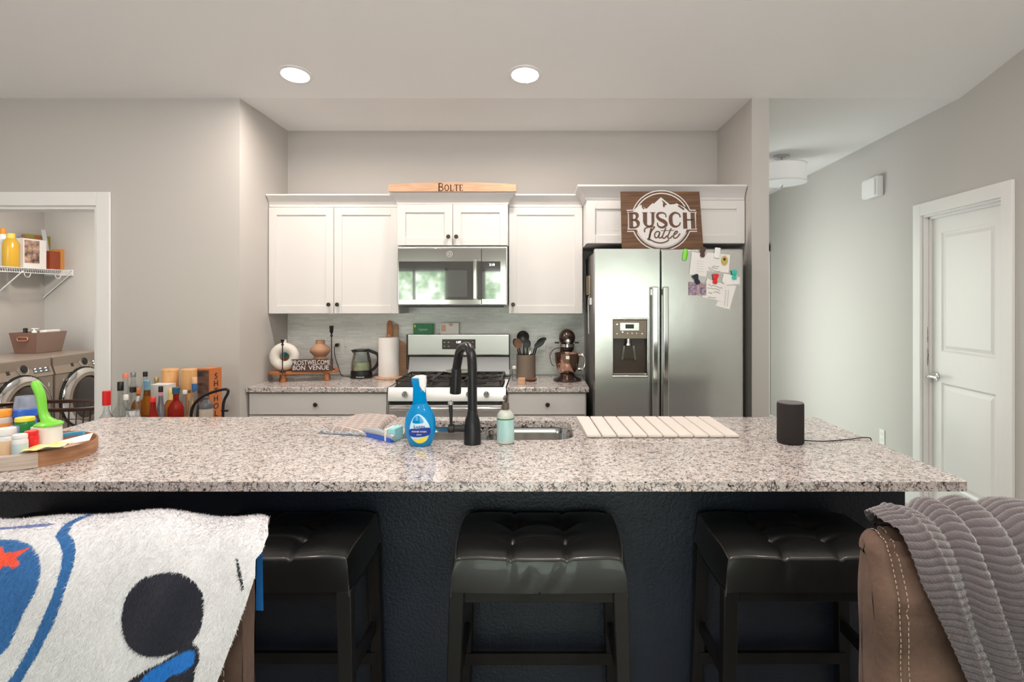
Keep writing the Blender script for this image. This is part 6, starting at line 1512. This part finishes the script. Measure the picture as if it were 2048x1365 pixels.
def nmesh(name, V, Fq, cols, m, parent=None, origin=(0, 0, 0)):
    me = bpy.data.meshes.new(name); me.from_pydata((V-np.array(origin)).tolist(), [], Fq); 
    if cols is not None:
        a = me.color_attributes.new('Col', 'FLOAT_COLOR', 'POINT'); a.data.foreach_set('color', np.c_[cols, np.ones(len(cols))].ravel())
    me.polygons.foreach_set('use_smooth', [True]*len(me.polygons)); me.materials.append(m)
    o = bpy.data.objects.new(name, me); C.objects.link(o); o.location = origin
    if parent is not None: o.parent = parent
    return o
idx = np.arange(NU*NV).reshape(NV, NU)
Fq = np.stack([idx[:-1, :-1], idx[:-1, 1:], idx[1:, 1:], idx[1:, :-1]], -1).reshape(-1, 4)
V0 = VV.reshape(-1, 3); c0_ = colors(XX.ravel(), SS.ravel())
# second face of the cloth just inside, and fleece fibres as slim blades
inner = blanket_surface(XX, SS)-np.array([0, 0, .0]); 
rng = np.random.default_rng(5); NF = 120000
fu = np.where(np.arange(NF) % 6 == 0, rng.uniform(0, .28, NF), rng.uniform(.28, 1, NF)); fs_ = rng.uniform(-.1, .36, NF); fxx = -1.55+(xedge(fs_)+1.55)*fu
base_ = blanket_surface(fxx, fs_); ep = 1e-3
du = blanket_surface(fxx+ep, fs_)-base_; dv = blanket_surface(fxx, fs_+ep)-base_
nn = np.cross(du, dv); nn /= np.linalg.norm(nn, axis=1)[:, None]; nn *= np.sign((nn[:, 1]*-1+nn[:, 2]))[:, None]
tdir = rng.normal(size=(NF, 1))*du/ep*.5+dv/ep*rng.normal(.75, .4, (NF, 1)); tdir /= np.linalg.norm(tdir, axis=1)[:, None]
side = np.cross(nn, tdir); side /= np.linalg.norm(side, axis=1)[:, None]
Lf = rng.uniform(.004, .0085, (NF, 1)); wf = rng.uniform(.0003, .0006, (NF, 1))
tip = base_+tdir*Lf*.85+nn*Lf*rng.uniform(.25, .75, (NF, 1))
fv = np.concatenate([base_-side*wf, base_+side*wf, tip])
fcol = colors(fxx, fs_)*rng.uniform(.85, 1.18, (NF, 1)); fcol = np.clip(fcol, 0, .9)
nb = len(V0); k = np.arange(NF); ff = np.stack([nb+k, nb+NF+k, nb+2*NF+k], -1)
allV = np.concatenate([V0, fv]); allC = np.concatenate([c0_, fcol, fcol, fcol])
fle = vcol('fleece', .95, .2)
bl = nmesh('fleece_blanket', allV, Fq.tolist()+ff.tolist(), allC, fle, origin=(-.9, 1.05, .95))
bl.modifiers.new('thick', 'SOLIDIFY').thickness = 0 if False else .0
bl.modifiers.clear()
tag(bl, 'white fleece blanket printed with blue bands, a black disc and an orange star', 'blanket')

# --- right recliner
rc_ = thing('recliner', 'brown suede recliner back at lower right with stitched side seam', 'recliner', (1.1, 1.05, 0))
RX0 = .637
def wr(x, s):
    d = x-RX0; w = 0
    w += -.010*math.exp(-((d-.035)/.006)**2)              # stitched seam valley
    for sc, amp in ((-.01, .008), (.045, .010), (.085, .007), (.205, .007)):
        ds = s-sc-.18*(d-.03); w += -1.7*amp*math.exp(-(ds/.008)**2)*math.exp(-max(0, d-.03)/.06)*(1 if d > .03 else .25)
    w += .006*math.sin(s*34+d*18)*math.exp(-abs(d-.06)/.07)
    w += -.004*math.exp(-((s-.24-.5*(d-.05))/.02)**2)
    return w
m_ = cushion(RX0, 1.75, .036, wr)
obj('backrest', m_, suede, rc_, ang=75)
m_ = MB()
for dx in (.029, .043):
    for k in range(44):
        s = .0+k*.0105
        def q_(s): 
            x = RX0+dx; e_ = max(0, 1-(x-RX0)/.036); p, n = pp(sT+s); ins = .014+.036*(1-math.sqrt(1-e_*e_))-wr(x, s); q = p-n*(ins-.001); return (x, q[0], q[1])
        m_.tube([q_(s), q_(s+.006)], .0009, 5)
obj('stitching', m_, stitch, rc_)
seatbox(rc_, .66, 1.72)
# --- ribbed throw
def tedge(S): return np.interp(S, [-.16, -.05, -.01, .04, .065, .10, .146, .231, .319, .46], [.73, .71, .668, .662, .680, .683, .690, .727, .764, .81])
NU, NV = 430, 620; v = np.linspace(-.16, .46, NV); u = np.linspace(0, 1, NU)
SS, UU = np.meshgrid(v, u, indexing='ij')
xe = tedge(SS)
XX = xe+(1.62-xe)*UU**1.15
def throw(XX, SS):
    p = np.stack([np.interp(SS+sT, s_, P_[:, 0]), np.interp(SS+sT, s_, P_[:, 1])], -1); n = np.stack([np.interp(SS+sT, s_, n_[:, 0]), np.interp(SS+sT, s_, n_[:, 1])], -1)
    sl = np.clip(SS, -.05, .4)
    off = .010+0*XX
    wob = .003*np.sin(SS*23)
    def ridge(c0, c1, w, h, sharp=.25):
        c = np.interp(SS, [0, .12, .22, .32], c0)+wob+c1; t = (XX-c)/w
        return h*np.exp(-np.where(t > 0, (t/sharp)**2*.25, t**2))
    gA = [.705, .733, .759, .787]; gB = [.75, .765, .784, .815]; gD = [.805, .815, .842, .866]; gF = [.872, .884, .915, .945]
    KS = [0, .12, .22, .32]
    gl = [tedge(SS)-.012]+[np.interp(SS, KS, g)+wob*k for g, k in ((gB, 1), (gD, .6), (gF, -.6))]+[np.interp(SS, KS, gF)+e for e in (.13, .27, .43, .8)]
    r = 0*XX
    for a_, b_, h_ in zip(gl[:-1], gl[1:], (.013, .018, .022, .024, .016, .02, .015)):
        t = np.clip((XX-a_)/(b_-a_), 0, 1)**1.25; r = r+np.where((XX >= a_) & (XX < b_), h_*(1-np.abs(2*t-1)**2.6), 0)
    r = r+.005*np.exp(-((XX-np.interp(SS, KS, gA))/.006)**2)
    top = .012*np.exp(-((XX-.86)/.10)**2)*np.exp(-(SS/.06)**2)+.006*np.exp(-((XX-.78)/.03)**2)*np.exp(-(SS/.04)**2)
    off = off+r+top
    ph = SS-.004*np.sin(XX*38+SS*6)-.10*(XX-.75)*np.exp(-((XX-.75)/.10)**2)-.12*r+.0009*np.sin(XX*140)
    rib = np.abs(np.sin(ph*PI/.0120))**.55
    off = off+.0052*rib+.0007*np.sin(XX*900+SS*300)*np.sin(SS*1100)
    return np.stack([XX, p[..., 0]+n[..., 0]*off, p[..., 1]+n[..., 1]*off], -1), rib
VV, rib = throw(XX, SS)
idx = np.arange(NU*NV).reshape(NV, NU); Fq = np.stack([idx[:-1, :-1], idx[:-1, 1:], idx[1:, 1:], idx[1:, :-1]], -1).reshape(-1, 4)
NF = 90000; fu = rng.uniform(0, .5, NF); fs_ = rng.uniform(-.08, .34, NF); xe2 = tedge(fs_)
fx_ = xe2+(1.62-xe2)*fu**1.15; b0, _ = throw(fx_, fs_); b1, _ = throw(fx_, fs_+.002)
n2_ = np.stack([0*fs_, np.interp(fs_+sT, s_, n_[:, 0]), np.interp(fs_+sT, s_, n_[:, 1])], -1)
td = np.stack([rng.normal(0, .4, NF), 0*fs_, rng.normal(-.5, .4, NF)], -1); sd = np.cross(n2_, td); sd /= np.linalg.norm(sd, axis=1)[:, None]
Lf = rng.uniform(.0012, .003, (NF, 1)); tip = b0+(td*.6+n2_*.7)*Lf
nb = NU*NV; k = np.arange(NF); ff = np.stack([nb+k, nb+NF+k, nb+2*NF+k], -1)
GC = np.array((.096, .078, .085)); cb = np.tile(GC, (nb, 1)); cf = GC*rng.uniform(.75, 1.5, (NF, 1))
thr = nmesh('ribbed_throw', np.concatenate([VV.reshape(-1, 3), b0-sd*.0003, b0+sd*.0003, tip]), Fq.tolist()+ff.tolist(), np.concatenate([cb, cf, cf, cf]), vcol('plush', .9, .8), origin=(1.1, 1.05, .95))
tag(thr, 'grey purple ribbed plush throw draped over the recliner', 'blanket')
